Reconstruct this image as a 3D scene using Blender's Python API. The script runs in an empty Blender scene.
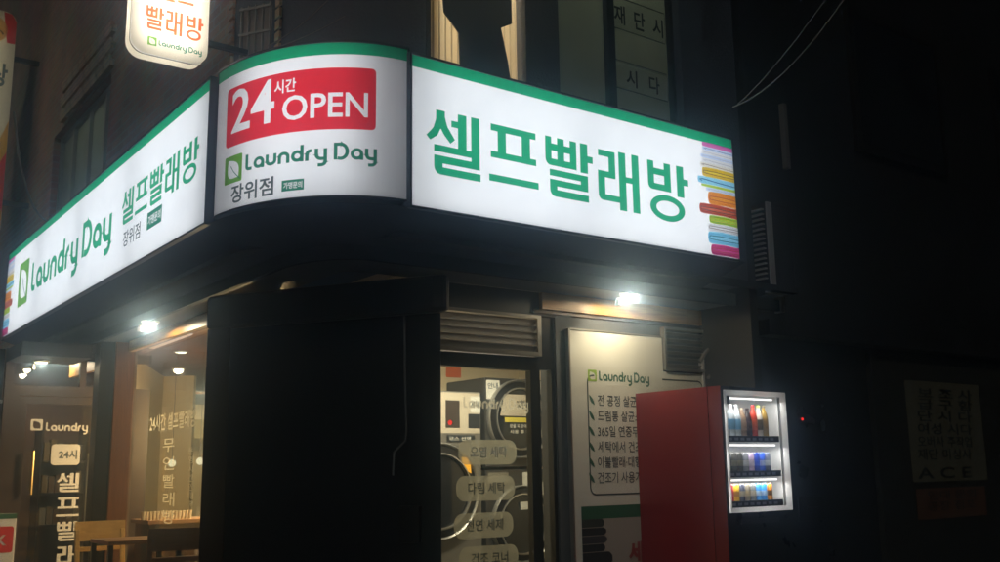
import bpy, bmesh, math, random
from math import sin, cos, pi, radians, degrees
from mathutils import Vector, Matrix
random.seed(7)
S = bpy.context.scene
C = S.collection

# ------------------------------------------------------------------ camera, sky, light, exposure
F, YAW, PITCH, ROLL = 999.6036, 0.9342388584, 0.1865497367, -0.0151330161
EYE = Vector((-1.791647, -4.138278, 1.40))
fw = Vector((cos(YAW) * cos(PITCH), sin(YAW) * cos(PITCH), sin(PITCH)))
rt = Vector((sin(YAW), -cos(YAW), 0)); up = rt.cross(fw)
r2 = rt * cos(ROLL) + up * sin(ROLL); u2 = -rt * sin(ROLL) + up * cos(ROLL)
cd = bpy.data.cameras.new('camera'); cam = bpy.data.objects.new('camera', cd); C.objects.link(cam)
cd.sensor_width = 36; cd.lens = F / 1000 * 36; cd.clip_start = 0.05; cd.clip_end = 600
m = Matrix((r2, u2, -fw)).transposed().to_4x4(); m.translation = EYE; cam.matrix_world = m
S.camera = cam

w = bpy.data.worlds.new('World'); S.world = w; w.use_nodes = True
nt = w.node_tree; nt.nodes.clear()
sky = nt.nodes.new('ShaderNodeTexSky'); sky.sky_type = 'NISHITA'; sky.sun_disc = False
SUN_EL, SUN_AZ = radians(36), radians(222)          # where the faint street / moon glow comes from
sky.sun_elevation = radians(-2.0); sky.sun_rotation = pi / 2 - SUN_AZ
bg = nt.nodes.new('ShaderNodeBackground'); bg.inputs['Strength'].default_value = 0.012
wo = nt.nodes.new('ShaderNodeOutputWorld')
nt.links.new(sky.outputs[0], bg.inputs[0]); nt.links.new(bg.outputs[0], wo.inputs[0])

sd = bpy.data.lights.new('moonlight', 'SUN'); so = bpy.data.objects.new('moonlight', sd); C.objects.link(so)
sd.energy = 0.29; sd.angle = radians(3); sd.color = (1.0, 0.93, 0.80)
sdir = Vector((cos(SUN_AZ) * cos(SUN_EL), sin(SUN_AZ) * cos(SUN_EL), sin(SUN_EL)))
so.rotation_euler = sdir.to_track_quat('Z', 'Y').to_euler(); so.location = (-6, -8, 9)

S.view_settings.view_transform = 'Standard'; S.view_settings.look = 'None'
S.view_settings.exposure = 0; S.view_settings.gamma = 1; S.view_settings.use_curve_mapping = False
S.cycles.use_denoising = True
S.cycles.max_bounces = 10; S.cycles.diffuse_bounces = 5; S.cycles.glossy_bounces = 4
S.cycles.transmission_bounces = 8; S.cycles.transparent_max_bounces = 16
S.cycles.sample_clamp_indirect = 6; S.cycles.volume_bounces = 2

# ------------------------------------------------------------------ materials
def new_mat(name):
    mt = bpy.data.materials.new(name); mt.use_nodes = True
    n = mt.node_tree; n.nodes.clear()
    o = n.nodes.new('ShaderNodeOutputMaterial')
    return mt, n, o
def mat(name, col, rough=0.6, metal=0.0, var=0.15, scale=6.0, bump=0.0, bscale=None, coat=0.0, spec=0.5):
    mt, n, o = new_mat(name)
    p = n.nodes.new('ShaderNodeBsdfPrincipled')
    tc = n.nodes.new('ShaderNodeTexCoord')
    ns = n.nodes.new('ShaderNodeTexNoise'); ns.inputs['Scale'].default_value = scale; ns.inputs['Detail'].default_value = 6
    n.links.new(tc.outputs['Object'], ns.inputs['Vector'])
    mx = n.nodes.new('ShaderNodeMix'); mx.data_type = 'RGBA'
    c = list(col) + [1]
    mx.inputs[6].default_value = [max(0, x * (1 - var)) for x in col] + [1]
    mx.inputs[7].default_value = [min(1, x * (1 + var)) for x in col] + [1]
    n.links.new(ns.outputs['Fac'], mx.inputs[0]); n.links.new(mx.outputs[2], p.inputs['Base Color'])
    mr = n.nodes.new('ShaderNodeMapRange'); mr.inputs['To Min'].default_value = max(0.03, rough - .1); mr.inputs['To Max'].default_value = min(1, rough + .1)
    n.links.new(ns.outputs['Fac'], mr.inputs['Value']); n.links.new(mr.outputs[0], p.inputs['Roughness'])
    p.inputs['Metallic'].default_value = metal; p.inputs['Coat Weight'].default_value = coat
    p.inputs['Specular IOR Level'].default_value = spec
    if bump:
        b = n.nodes.new('ShaderNodeBump'); b.inputs['Strength'].default_value = bump; b.inputs['Distance'].default_value = .02
        n2 = n.nodes.new('ShaderNodeTexNoise'); n2.inputs['Scale'].default_value = bscale or scale * 5; n2.inputs['Detail'].default_value = 8
        n.links.new(tc.outputs['Object'], n2.inputs['Vector'])
        n.links.new(n2.outputs['Fac'], b.inputs['Height']); n.links.new(b.outputs[0], p.inputs['Normal'])
    n.links.new(p.outputs[0], o.inputs[0])
    return mt
def emit(name, col, strength):
    mt, n, o = new_mat(name); e = n.nodes.new('ShaderNodeEmission')
    e.inputs[0].default_value = list(col) + [1]; e.inputs[1].default_value = strength
    n.links.new(e.outputs[0], o.inputs[0]); return mt
def film(name, col, col2=None):
    """coloured translucent film / acrylic, lit by the tubes behind it"""
    mt, n, o = new_mat(name)
    t = n.nodes.new('ShaderNodeBsdfTranslucent'); d = n.nodes.new('ShaderNodeBsdfPrincipled')
    tc = n.nodes.new('ShaderNodeTexCoord'); ns = n.nodes.new('ShaderNodeTexNoise'); ns.inputs['Scale'].default_value = 5; ns.inputs['Detail'].default_value = 5
    n.links.new(tc.outputs['Object'], ns.inputs['Vector'])
    mx = n.nodes.new('ShaderNodeMix'); mx.data_type = 'RGBA'
    mx.inputs[6].default_value = [x * .95 for x in col] + [1]; mx.inputs[7].default_value = list(col2 or [min(1, x * 1.05) for x in col]) + [1]
    n.links.new(ns.outputs['Fac'], mx.inputs[0]); n.links.new(mx.outputs[2], t.inputs[0]); n.links.new(mx.outputs[2], d.inputs['Base Color'])
    d.inputs['Roughness'].default_value = .3
    a = n.nodes.new('ShaderNodeMixShader'); a.inputs[0].default_value = .15
    n.links.new(t.outputs[0], a.inputs[1]); n.links.new(d.outputs[0], a.inputs[2]); n.links.new(a.outputs[0], o.inputs[0])
    return mt
def vinyl(name, col, clear=.45):
    mt = film(name, col); n = mt.node_tree; o = next(x for x in n.nodes if x.type == 'OUTPUT_MATERIAL'); src = o.inputs[0].links[0].from_socket
    t = n.nodes.new('ShaderNodeBsdfTransparent'); a = n.nodes.new('ShaderNodeMixShader'); a.inputs[0].default_value = clear
    n.links.new(src, a.inputs[1]); n.links.new(t.outputs[0], a.inputs[2]); n.links.new(a.outputs[0], o.inputs[0]); return mt
def glass(name, tint=(1, 1, 1), refl=1.0):
    mt, n, o = new_mat(name)
    t = n.nodes.new('ShaderNodeBsdfTransparent'); t.inputs[0].default_value = list(tint) + [1]
    g = n.nodes.new('ShaderNodeBsdfGlossy'); g.inputs['Roughness'].default_value = .03
    fr = n.nodes.new('ShaderNodeLayerWeight'); fr.inputs[0].default_value = .5
    pw = n.nodes.new('ShaderNodeMath'); pw.operation = 'POWER'; pw.inputs[1].default_value = 5
    ml = n.nodes.new('ShaderNodeMath'); ml.operation = 'MULTIPLY_ADD'; ml.inputs[1].default_value = refl * .9; ml.inputs[2].default_value = .035 * refl
    n.links.new(fr.outputs['Facing'], pw.inputs[0]); n.links.new(pw.outputs[0], ml.inputs[0])
    a = n.nodes.new('ShaderNodeMixShader'); n.links.new(ml.outputs[0], a.inputs[0])
    n.links.new(t.outputs[0], a.inputs[1]); n.links.new(g.outputs[0], a.inputs[2]); n.links.new(a.outputs[0], o.inputs[0])
    return mt
def bricks(name, c1, c2, mortar):
    mt, n, o = new_mat(name)
    p = n.nodes.new('ShaderNodeBsdfPrincipled'); p.inputs['Roughness'].default_value = .85
    tc = n.nodes.new('ShaderNodeTexCoord'); sp = n.nodes.new('ShaderNodeSeparateXYZ'); cb = n.nodes.new('ShaderNodeCombineXYZ')
    ad = n.nodes.new('ShaderNodeMath'); ad.operation = 'SUBTRACT'
    n.links.new(tc.outputs['Object'], sp.inputs[0]); n.links.new(sp.outputs[0], ad.inputs[0]); n.links.new(sp.outputs[1], ad.inputs[1])
    n.links.new(ad.outputs[0], cb.inputs[0]); n.links.new(sp.outputs[2], cb.inputs[1])
    b = n.nodes.new('ShaderNodeTexBrick'); b.inputs['Scale'].default_value = 1; b.inputs['Brick Width'].default_value = .21
    b.inputs['Row Height'].default_value = .067; b.inputs['Mortar Size'].default_value = .008; b.inputs['Bias'].default_value = -.2
    b.inputs['Color1'].default_value = list(c1) + [1]; b.inputs['Color2'].default_value = list(c2) + [1]; b.inputs['Mortar'].default_value = list(mortar) + [1]
    n.links.new(cb.outputs[0], b.inputs['Vector'])
    ns = n.nodes.new('ShaderNodeTexNoise'); ns.inputs['Scale'].default_value = 2.2; ns.inputs['Detail'].default_value = 7
    n.links.new(tc.outputs['Object'], ns.inputs['Vector'])
    mx = n.nodes.new('ShaderNodeMix'); mx.data_type = 'RGBA'; mx.blend_type = 'MULTIPLY'; mx.inputs[0].default_value = .7
    n.links.new(b.outputs['Color'], mx.inputs[6]); n.links.new(ns.outputs['Color'], mx.inputs[7]); n.links.new(mx.outputs[2], p.inputs['Base Color'])
    bp = n.nodes.new('ShaderNodeBump'); bp.inputs['Strength'].default_value = .9; bp.inputs['Distance'].default_value = .012; bp.invert = True
    n.links.new(b.outputs['Fac'], bp.inputs['Height']); n.links.new(bp.outputs[0], p.inputs['Normal'])
    n.links.new(p.outputs[0], o.inputs[0]); return mt
def wood(name, c1, c2, rough=.45, axis='X', sc=3):
    mt, n, o = new_mat(name)
    p = n.nodes.new('ShaderNodeBsdfPrincipled'); p.inputs['Roughness'].default_value = rough
    tc = n.nodes.new('ShaderNodeTexCoord'); mp = n.nodes.new('ShaderNodeMapping')
    v = {'X': (1, 14, 14), 'Y': (14, 1, 14), 'Z': (14, 14, 1)}[axis]
    mp.inputs['Scale'].default_value = v
    n.links.new(tc.outputs['Object'], mp.inputs[0])
    ns = n.nodes.new('ShaderNodeTexNoise'); ns.inputs['Scale'].default_value = sc; ns.inputs['Detail'].default_value = 8; ns.inputs['Distortion'].default_value = 1.2
    n.links.new(mp.outputs[0], ns.inputs['Vector'])
    cr = n.nodes.new('ShaderNodeValToRGB'); cr.color_ramp.elements[0].position = .3; cr.color_ramp.elements[1].position = .7
    cr.color_ramp.elements[0].color = list(c1) + [1]; cr.color_ramp.elements[1].color = list(c2) + [1]
    n.links.new(ns.outputs['Fac'], cr.inputs[0]); n.links.new(cr.outputs[0], p.inputs['Base Color'])
    n.links.new(p.outputs[0], o.inputs[0]); return mt

M = {}
M['asphalt'] = mat('asphalt', (.05, .05, .052), .85, var=.4, scale=9, bump=.5, bscale=180)
M['paving'] = mat('paving', (.22, .21, .20), .8, var=.3, scale=4, bump=.3, bscale=90)
M['kerb'] = mat('kerb', (.30, .30, .29), .8, var=.25, bump=.3)
M['brick'] = bricks('brick', (.62, .37, .23), (.46, .28, .19), (.50, .44, .36))
M['render_wall'] = mat('render_wall', (.06, .065, .08), .8, var=.35, scale=1.6, bump=.35, bscale=60)
M['grey_wall'] = mat('grey_wall', (.10, .105, .11), .6, var=.18, scale=3, bump=.1)
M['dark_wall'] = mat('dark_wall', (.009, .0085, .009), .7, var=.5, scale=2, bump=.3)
M['black_panel'] = mat('black_panel', (.010, .010, .012), .32, var=.4, scale=2)
M['brown_black'] = mat('brown_black', (.022, .013, .010), .4, var=.4, scale=3)
M['canopy_metal'] = mat('canopy_metal', (.035, .038, .05), .8, var=.35, scale=2.0, bump=.15, spec=.12)
M['canopy_dark'] = mat('canopy_dark', (.03, .03, .034), .8, var=.4, scale=4, spec=.15)
M['soffit'] = mat('soffit', (.03, .026, .022), .55, var=.4, scale=3)
M['frame_black'] = mat('frame_black', (.016, .014, .013), .35, metal=.3, var=.3)
M['frame_brown'] = mat('frame_brown', (.055, .038, .028), .4, metal=.3, var=.3)
M['alu'] = mat('alu', (.42, .40, .36), .38, metal=.7, var=.15)
M['alu_dull'] = mat('alu_dull', (.25, .24, .22), .5, metal=.4, var=.25)
M['sign_shell'] = mat('sign_shell', (.03, .032, .038), .45, metal=.3, var=.3)
M['sign_white'] = mat('sign_inner_white', (.85, .85, .85), .7, var=.02)
M['wood_trim'] = wood('wood_trim', (.32, .15, .035), (.50, .27, .075), .4, 'X')
M['wood_trim_y'] = wood('wood_trim_y', (.32, .15, .035), (.50, .27, .075), .4, 'Y')
M['wood_post'] = wood('wood_post', (.17, .058, .022), (.25, .098, .04), .45, 'Z')
M['wood_yellow'] = wood('wood_yellow', (.62, .38, .11), (.74, .50, .18), .4, 'X')
M['wood_dark'] = wood('wood_dark', (.07, .032, .018), (.12, .058, .03), .4, 'X')
M['wood_table'] = wood('wood_table', (.22, .11, .05), (.34, .18, .09), .3, 'Y')
M['board_white'] = mat('board_white', (.86, .85, .76), .5, var=.09, scale=3)
M['ink_green'] = mat('ink_green', (.02, .12, .05), .6, var=.1)
M['ink_lime'] = mat('ink_lime', (.35, .55, .04), .6, var=.1)
M['ink_dark'] = mat('ink_dark', (.035, .04, .03), .6, var=.1)
M['ink_black'] = mat('ink_black', (.015, .015, .015), .6, var=.1)
M['ink_red'] = mat('ink_red', (.30, .04, .03), .6, var=.1)
M['ink_white'] = mat('ink_white', (.72, .72, .69), .6, var=.05)
M['red_paint'] = mat('red_paint', (.24, .006, .010), .36, var=.15, scale=2.5, coat=.1)
M['vend_black'] = mat('vend_black', (.010, .011, .015), .3, var=.3, coat=.2)
M['vend_plastic'] = film('vend_plastic', (.93, .93, .92))
M['vend_white'] = mat('vend_white', (.82, .83, .82), .45, var=.03)
M['vend_shelf'] = mat('vend_shelf', (.03, .03, .045), .4, var=.2)
M['steel'] = mat('steel', (.42, .41, .38), .34, metal=.75, var=.12, scale=4)
M['steel_dark'] = mat('steel_dark', (.07, .065, .06), .35, metal=.5, var=.2)
M['drum_glass'] = mat('drum_glass', (.012, .012, .013), .12, var=.2, coat=.5)
M['beige_wall'] = mat('beige_wall', (.62, .51, .32), .8, var=.08, scale=2)
M['beige_panel'] = mat('beige_panel', (.48, .42, .32), .6, var=.08)
M['brown_ceiling'] = mat('brown_ceiling', (.12, .05, .024), .7, var=.12)
M['brown_wall'] = mat('brown_wall', (.16, .085, .05), .7, var=.25, scale=3)
M['interior_floor'] = mat('interior_floor', (.18, .13, .09), .5, var=.2)
M['paper'] = mat('paper', (.62, .61, .55), .8, var=.08, scale=8)
M['paper_yellow'] = mat('paper_yellow', (.60, .50, .06), .7, var=.08)
M['paper_orange'] = mat('paper_orange', (.60, .12, .03), .7, var=.1)
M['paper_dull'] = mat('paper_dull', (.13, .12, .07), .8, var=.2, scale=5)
M['vinyl_grey'] = mat('vinyl_grey', (.22, .20, .155), .6, var=.1)
M['vinyl_white'] = mat('vinyl_white', (.55, .53, .47), .6, var=.08)
M['pill_film'] = vinyl('pill_film', (.30, .285, .22), .38)
M['blind_shade'] = film('slat_shade', (.40, .37, .29))  # darker copy of the blind film, painting in the shade of tilted slats
M['blind'] = film('blind', (.60, .56, .45))
M['shadow_dark'] = mat('shadow_dark', (.03, .034, .045), .9, var=.3)  # colour of the sheet that stands in for a shadow
M['window_film'] = film('window_film', (.40, .425, .37), (.29, .31, .27))
M['window_sash'] = mat('window_sash', (.30, .31, .27), .5, metal=.2, var=.15)
M['cable'] = mat('cable', (.05, .05, .055), .6, var=.2)
M['cable_grey'] = mat('cable_grey', (.14, .137, .134), .6, var=.2)
M['ac_white'] = mat('ac_white', (.42, .42, .43), .5, var=.15)
M['glass'] = glass('glass', (.90, .92, .90))
M['glass_clear'] = glass('glass_clear', (.97, .97, .97), .35)
M['glass_dim'] = glass('glass_dim', (.62, .60, .56), 1.0)
M['tube'] = emit('tube_white', (.95, .98, 1.0), 4.4)
M['tube_bright'] = emit('tube_bright', (1.0, .93, .80), 11)
M['tube_warm'] = emit('tube_warm', (1.0, .90, .74), 4.2)
M['face'] = film('sign_face', (.86, .86, .885), (.97, .97, .97))
M['film_green'] = film('film_green', (.0, .40, .165))
M['film_green_d'] = film('film_green_dark', (.008, .22, .11))
M['film_lime'] = film('film_lime', (.26, .55, .02), (.10, .40, .06))
M['film_grey'] = film('film_grey', (.08, .10, .09))
M['film_red'] = film('film_red', (.95, .022, .04))
M['film_orange'] = film('film_orange', (.88, .14, .02))
TOW = dict(pink=(.75, .16, .50), mag=(.68, .07, .28), white=(.80, .80, .82), cream=(.80, .76, .68), blue=(.28, .66, .86), dblue=(.02, .14, .34), yel=(.85, .62, .02), ora=(.88, .36, .03),
           rust=(.60, .12, .06), brown=(.22, .10, .05), lime=(.46, .66, .03), teal=(.01, .22, .30), grey=(.52, .52, .58), pale=(.62, .72, .92), dgrey=(.10, .09, .09))
for k, v in TOW.items(): M['t_' + k] = film('towel_' + k, v)
M['led_white'] = emit('led_white', (1, .98, .94), 1.8)
M['lamp_warm'] = emit('lamp_warm', (1, .82, .52), 14)
M['lamp_white'] = emit('lamp_white', (1, .80, .48), 7)
M['bulb'] = emit('bulb', (1, .85, .52), 1.6)
M['menu_lit'] = emit('menu_lit', (1, .58, .14), .55)
M['orange_lit'] = emit('orange_lit', (1, .34, .06), .45)
M['amber_led'] = emit('amber_led', (1, .42, .03), 1.6)
M['red_led'] = emit('red_led', (1, .03, .02), 1.2)
M['reflection_glow'] = emit('reflection_glow', (1, .72, .55), 1.1)
M['window_lit'] = emit('window_lit', (1, .92, .75), .55)

# ------------------------------------------------------------------ mesh helpers
LOC = {}
class MB:
    def __init__(s): s.v = []; s.f = []
    def raw(s, vs, fs):
        b = len(s.v); s.v += [tuple(x) for x in vs]; s.f += [tuple(i + b for i in q) for q in fs]; return s
    def box(s, x0, x1, y0, y1, z0, z1):
        return s.raw([(x0, y0, z0), (x1, y0, z0), (x1, y1, z0), (x0, y1, z0), (x0, y0, z1), (x1, y0, z1), (x1, y1, z1), (x0, y1, z1)],
                     [(0, 3, 2, 1), (4, 5, 6, 7), (0, 1, 5, 4), (1, 2, 6, 5), (2, 3, 7, 6), (3, 0, 4, 7)])
    def quad(s, *p): return s.raw(p, [tuple(range(len(p)))])
    def prism(s, poly, z0, z1):
        n = len(poly)
        return s.raw([(x, y, z0) for x, y in poly] + [(x, y, z1) for x, y in poly],
                     [tuple(range(n))[::-1], tuple(range(n, 2 * n))] + [(i, (i + 1) % n, n + (i + 1) % n, n + i) for i in range(n)])
    def bar(s, a, b, w, h, upv=(0, 0, 1)):
        a, b = Vector(a), Vector(b); d = (b - a).normalized(); u = Vector(upv)
        if abs(d.dot(u)) > .98: u = Vector((0, 1, 0))
        x = d.cross(u).normalized() * w / 2; y = x.cross(d).normalized() * h / 2
        vs = [p + sx * x + sy * y for p in (a, b) for sx, sy in ((-1, -1), (1, -1), (1, 1), (-1, 1))]
        return s.raw(vs, [(0, 1, 2, 3), (7, 6, 5, 4), (0, 4, 5, 1), (1, 5, 6, 2), (2, 6, 7, 3), (3, 7, 4, 0)])
    def tube(s, pts, r, n=8):
        pts = [Vector(p) for p in pts]; rings = []
        px = None
        for i, p in enumerate(pts):
            d = (pts[min(i + 1, len(pts) - 1)] - pts[max(i - 1, 0)]).normalized()
            if px is None: px = d.orthogonal().normalized()
            px = (px - d * px.dot(d)).normalized(); py = d.cross(px)
            rings.append([p + r * (cos(2 * pi * k / n) * px + sin(2 * pi * k / n) * py) for k in range(n)])
        b = len(s.v); s.v += [tuple(q) for rg in rings for q in rg]
        for i in range(len(pts) - 1):
            for k in range(n):
                s.f.append((b + i * n + k, b + i * n + (k + 1) % n, b + (i + 1) * n + (k + 1) % n, b + (i + 1) * n + k))
        s.f.append(tuple(b + k for k in range(n))[::-1]); s.f.append(tuple(b + (len(pts) - 1) * n + k for k in range(n)))
        return s
    def lathe(s, prof, c, axis='Z', n=16):
        """prof: (radius, height) pairs along the axis"""
        c = Vector(c); b = len(s.v)
        for r, h in prof:
            for k in range(n):
                a = 2 * pi * k / n; q = (r * cos(a), r * sin(a), h)
                if axis == 'Y': q = (q[0], -q[2], q[1])
                if axis == 'X': q = (-q[2], q[0], q[1])
                s.v.append(tuple(c + Vector(q)))
        for i in range(len(prof) - 1):
            for k in range(n):
                s.f.append((b + i * n + k, b + i * n + (k + 1) % n, b + (i + 1) * n + (k + 1) % n, b + (i + 1) * n + k))
        s.f.append(tuple(b + k for k in range(n))[::-1]); s.f.append(tuple(b + (len(prof) - 1) * n + k for k in range(n)))
        return s
def obj(name, mb, m, parent=None, smooth=False, bevel=0, label=None):
    off = LOC.get(parent.name, Vector()) if parent else Vector()
    me = bpy.data.meshes.new(name); me.from_pydata([tuple(Vector(q) - off) for q in mb.v], [], mb.f); me.update()
    bm = bmesh.new(); bm.from_mesh(me)
    if len(bm.faces) > 1 and not getattr(mb, 'sheet', False): bmesh.ops.recalc_face_normals(bm, faces=bm.faces)
    bm.to_mesh(me); bm.free()
    if smooth:
        for p in me.polygons: p.use_smooth = True
        me.set_sharp_from_angle(angle=radians(35))
    o = bpy.data.objects.new(name, me); C.objects.link(o)
    me.materials.append(m if not isinstance(m, str) else M[m])
    if bevel:
        bv = o.modifiers.new('bevel', 'BEVEL'); bv.width = bevel; bv.segments = 2; bv.limit_method = 'ANGLE'
    if parent: o.parent = parent; LOC[o.name] = off
    if label: o['label'] = label
    return o
def tag(o, label, cat, group=None):
    o['label'] = label; o['category'] = cat
    if group: o['group'] = group
    return o
def thing(name, label, cat, loc, group=None):
    o = bpy.data.objects.new(name, None); C.objects.link(o); o.location = loc; o.empty_display_size = .1
    LOC[o.name] = Vector(loc); return tag(o, label, cat, group)
def struct(name, mb, m):
    o = obj(name, mb, m); o['kind'] = 'structure'; return o

# ---- flat graphics: (verts2d, faces) shapes laid on a surface
def poly(pts): return (list(pts), [tuple(range(len(pts)))])
def rect(x0, y0, x1, y1): return poly([(x0, y0), (x1, y0), (x1, y1), (x0, y1)])
def rrect(x0, y0, x1, y1, r, n=6):
    p = []
    for cx, cy, a0 in ((x1 - r, y0 + r, -90), (x1 - r, y1 - r, 0), (x0 + r, y1 - r, 90), (x0 + r, y0 + r, 180)):
        for k in range(n + 1):
            a = radians(a0 + 90 * k / n); p.append((cx + r * cos(a), cy + r * sin(a)))
    return poly(p)
def ring(cx, cy, rx, ry, ix, iy, n=28):
    v = []; f = []
    for k in range(n):
        a = 2 * pi * k / n; v += [(cx + rx * cos(a), cy + ry * sin(a)), (cx + ix * cos(a), cy + iy * sin(a))]
    for k in range(n):
        a, b = 2 * k, 2 * ((k + 1) % n); f.append((a, b, b + 1, a + 1))
    return (v, f)
def disc(cx, cy, r, n=20): return poly([(cx + r * cos(2 * pi * k / n), cy + r * sin(2 * pi * k / n)) for k in range(n)])
def ribbon(pts, t, closed=False):
    n = len(pts); v = []; f = []
    P = [Vector(p) for p in pts]
    for i in range(n):
        a = P[(i - 1) % n] if (closed or i > 0) else None; b = P[(i + 1) % n] if (closed or i < n - 1) else None
        d1 = (P[i] - a).normalized() if a is not None else None; d2 = (b - P[i]).normalized() if b is not None else None
        if d1 is None: nn = Vector((-d2.y, d2.x)); sc = 1
        elif d2 is None: nn = Vector((-d1.y, d1.x)); sc = 1
        else:
            n1 = Vector((-d1.y, d1.x)); n2 = Vector((-d2.y, d2.x)); nn = (n1 + n2).normalized(); sc = 1 / max(.5, nn.dot(n1))
        v += [tuple(P[i] + nn * t / 2 * sc), tuple(P[i] - nn * t / 2 * sc)]
    for i in range(n if closed else n - 1):
        a, b = 2 * i, 2 * ((i + 1) % n); f.append((a + 1, b + 1, b, a))
    return (v, f)
def arc(cx, cy, rx, ry, a0, a1, n=10): return [(cx + rx * cos(radians(a0 + (a1 - a0) * k / n)), cy + ry * sin(radians(a0 + (a1 - a0) * k / n))) for k in range(n + 1)]
def xf(shapes, sx, sy, dx, dy): return [([(x * sx + dx, y * sy + dy) for x, y in v], f) for v, f in shapes]
def bounds(shapes):
    xs = [x for v, f in shapes for x, y in v]; ys = [y for v, f in shapes for x, y in v]
    return min(xs), max(xs), min(ys), max(ys)
def fit(shapes, x0, y0, w=None, h=None):
    a, b, c, d = bounds(shapes); sy = h / (d - c) if h else None; sx = w / (b - a) if w else sy
    if sy is None: sy = sx
    return xf(shapes, sx, sy, x0 - a * sx, y0 - c * sy)
def font(body, bold=0.0, space=1.0):
    c = bpy.data.curves.new('text', 'FONT'); c.body = body; c.offset = bold; c.resolution_u = 3; c.space_character = space
    o = bpy.data.objects.new('text', c); C.objects.link(o); bpy.context.view_layer.update()
    me = bpy.data.meshes.new_from_object(o.evaluated_get(bpy.context.evaluated_depsgraph_get()))
    r = ([(v.co.x, v.co.y) for v in me.vertices], [tuple(p.vertices) for p in me.polygons])
    bpy.data.objects.remove(o); bpy.data.curves.remove(c); bpy.data.meshes.remove(me)
    return [r]
def cut(base, holes):
    """2-D difference: base polygon minus the shapes in holes (constrained Delaunay, triangles inside a hole dropped)"""
    from mathutils.geometry import delaunay_2d_cdt
    vs = []; es = []; tri = []
    def loop(pts):
        b = len(vs); n = len(pts); vs.extend(Vector(p) for p in pts); es.extend((b + i, b + (i + 1) % n) for i in range(n))
    loop(base[0])
    for hgroup in holes:
        for v, f in hgroup:
            cnt = {}
            for q in f:
                for i in range(len(q)):
                    k = tuple(sorted((q[i], q[(i + 1) % len(q)]))); cnt[k] = cnt.get(k, 0) + 1
            b = len(vs); vs.extend(Vector(p) for p in v); es.extend((b + k[0], b + k[1]) for k, c in cnt.items() if c == 1)
            for q in f: tri.append([Vector(v[i]) for i in q])
    def inside(p, poly_):
        r = False; n = len(poly_)
        for i in range(n):
            a, b = poly_[i], poly_[(i + 1) % n]
            if (a.y > p.y) != (b.y > p.y) and p.x < (b.x - a.x) * (p.y - a.y) / (b.y - a.y) + a.x: r = not r
        return r
    ov, oe, of, *_ = delaunay_2d_cdt(vs, es, [], 1, 1e-6)
    outer = [Vector(p) for p in base[0]]
    boxes = [(min(p.x for p in t), max(p.x for p in t), min(p.y for p in t), max(p.y for p in t)) for t in tri]
    keep = []
    for q in of:
        c = sum((ov[i] for i in q), Vector((0, 0))) / len(q)
        if not inside(c, outer): continue
        if any(x0 <= c.x <= x1 and y0 <= c.y <= y1 and inside(c, t) for t, (x0, x1, y0, y1) in zip(tri, boxes)): continue
        keep.append(tuple(q))
    return ([tuple(p) for p in ov], keep)
def union(shapes):
    from mathutils.geometry import delaunay_2d_cdt
    vs = []; es = []; polys = []
    for v, f in shapes:
        cnt = {}
        for q in f:
            for i in range(len(q)):
                k = tuple(sorted((q[i], q[(i + 1) % len(q)]))); cnt[k] = cnt.get(k, 0) + 1
            polys.append([Vector(v[i]) for i in q])
        b = len(vs); vs.extend(Vector(p) for p in v); es.extend((b + k[0], b + k[1]) for k, c in cnt.items() if c == 1)
    def inside(p, pl_):
        g = False; n = len(pl_)
        for i in range(n):
            a, b = pl_[i], pl_[(i + 1) % n]
            if (a.y > p.y) != (b.y > p.y) and p.x < (b.x - a.x) * (p.y - a.y) / (b.y - a.y) + a.x: g = not g
        return g
    bx = [(min(p.x for p in t), max(p.x for p in t), min(p.y for p in t), max(p.y for p in t)) for t in polys]
    ov, oe, of, *_ = delaunay_2d_cdt(vs, es, [], 0, 1e-5)
    keep = []
    for q in of:
        c = sum((ov[i] for i in q), Vector((0, 0))) / len(q)
        if any(x0 <= c.x <= x1 and y0 <= c.y <= y1 and inside(c, t) for t, (x0, x1, y0, y1) in zip(polys, bx)): keep.append(tuple(q))
    return [([tuple(p) for p in ov], keep)]
class Canvas:
    def __init__(s, fn, parent, curve=0): s.fn = fn; s.parent = parent; s.w = .0003; s.curve = curve
    def add(s, name, shapes, m, parent=None, step=True, label=None):
        mb = MB(); mb.sheet = True
        if step: s.w += .0003
        for k, (v, f) in enumerate(shapes):
            wv = s.w + k * .00002
            bm = bmesh.new(); vs = [bm.verts.new((x, y, 0)) for x, y in v]
            for q in f:
                try: bm.faces.new([vs[i] for i in q])
                except ValueError: pass
            bmesh.ops.triangulate(bm, faces=bm.faces)
            if s.curve:
                x0 = min(x for x, y in v); x1 = max(x for x, y in v); x = math.ceil(x0 / s.curve) * s.curve
                while x < x1:
                    bmesh.ops.bisect_plane(bm, geom=list(bm.verts) + list(bm.edges) + list(bm.faces), plane_co=(x, 0, 0), plane_no=(1, 0, 0)); x += s.curve
            bm.verts.index_update()
            bmesh.ops.delete(bm, geom=[q for q in bm.verts if not q.link_faces], context='VERTS'); bm.verts.index_update()
            mb.raw([s.fn(q.co.x, q.co.y, wv) for q in bm.verts], [tuple(q.index for q in fa.verts) for fa in bm.faces]); bm.free()
        return obj(name, mb, m, parent or s.parent, label=label)

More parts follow.
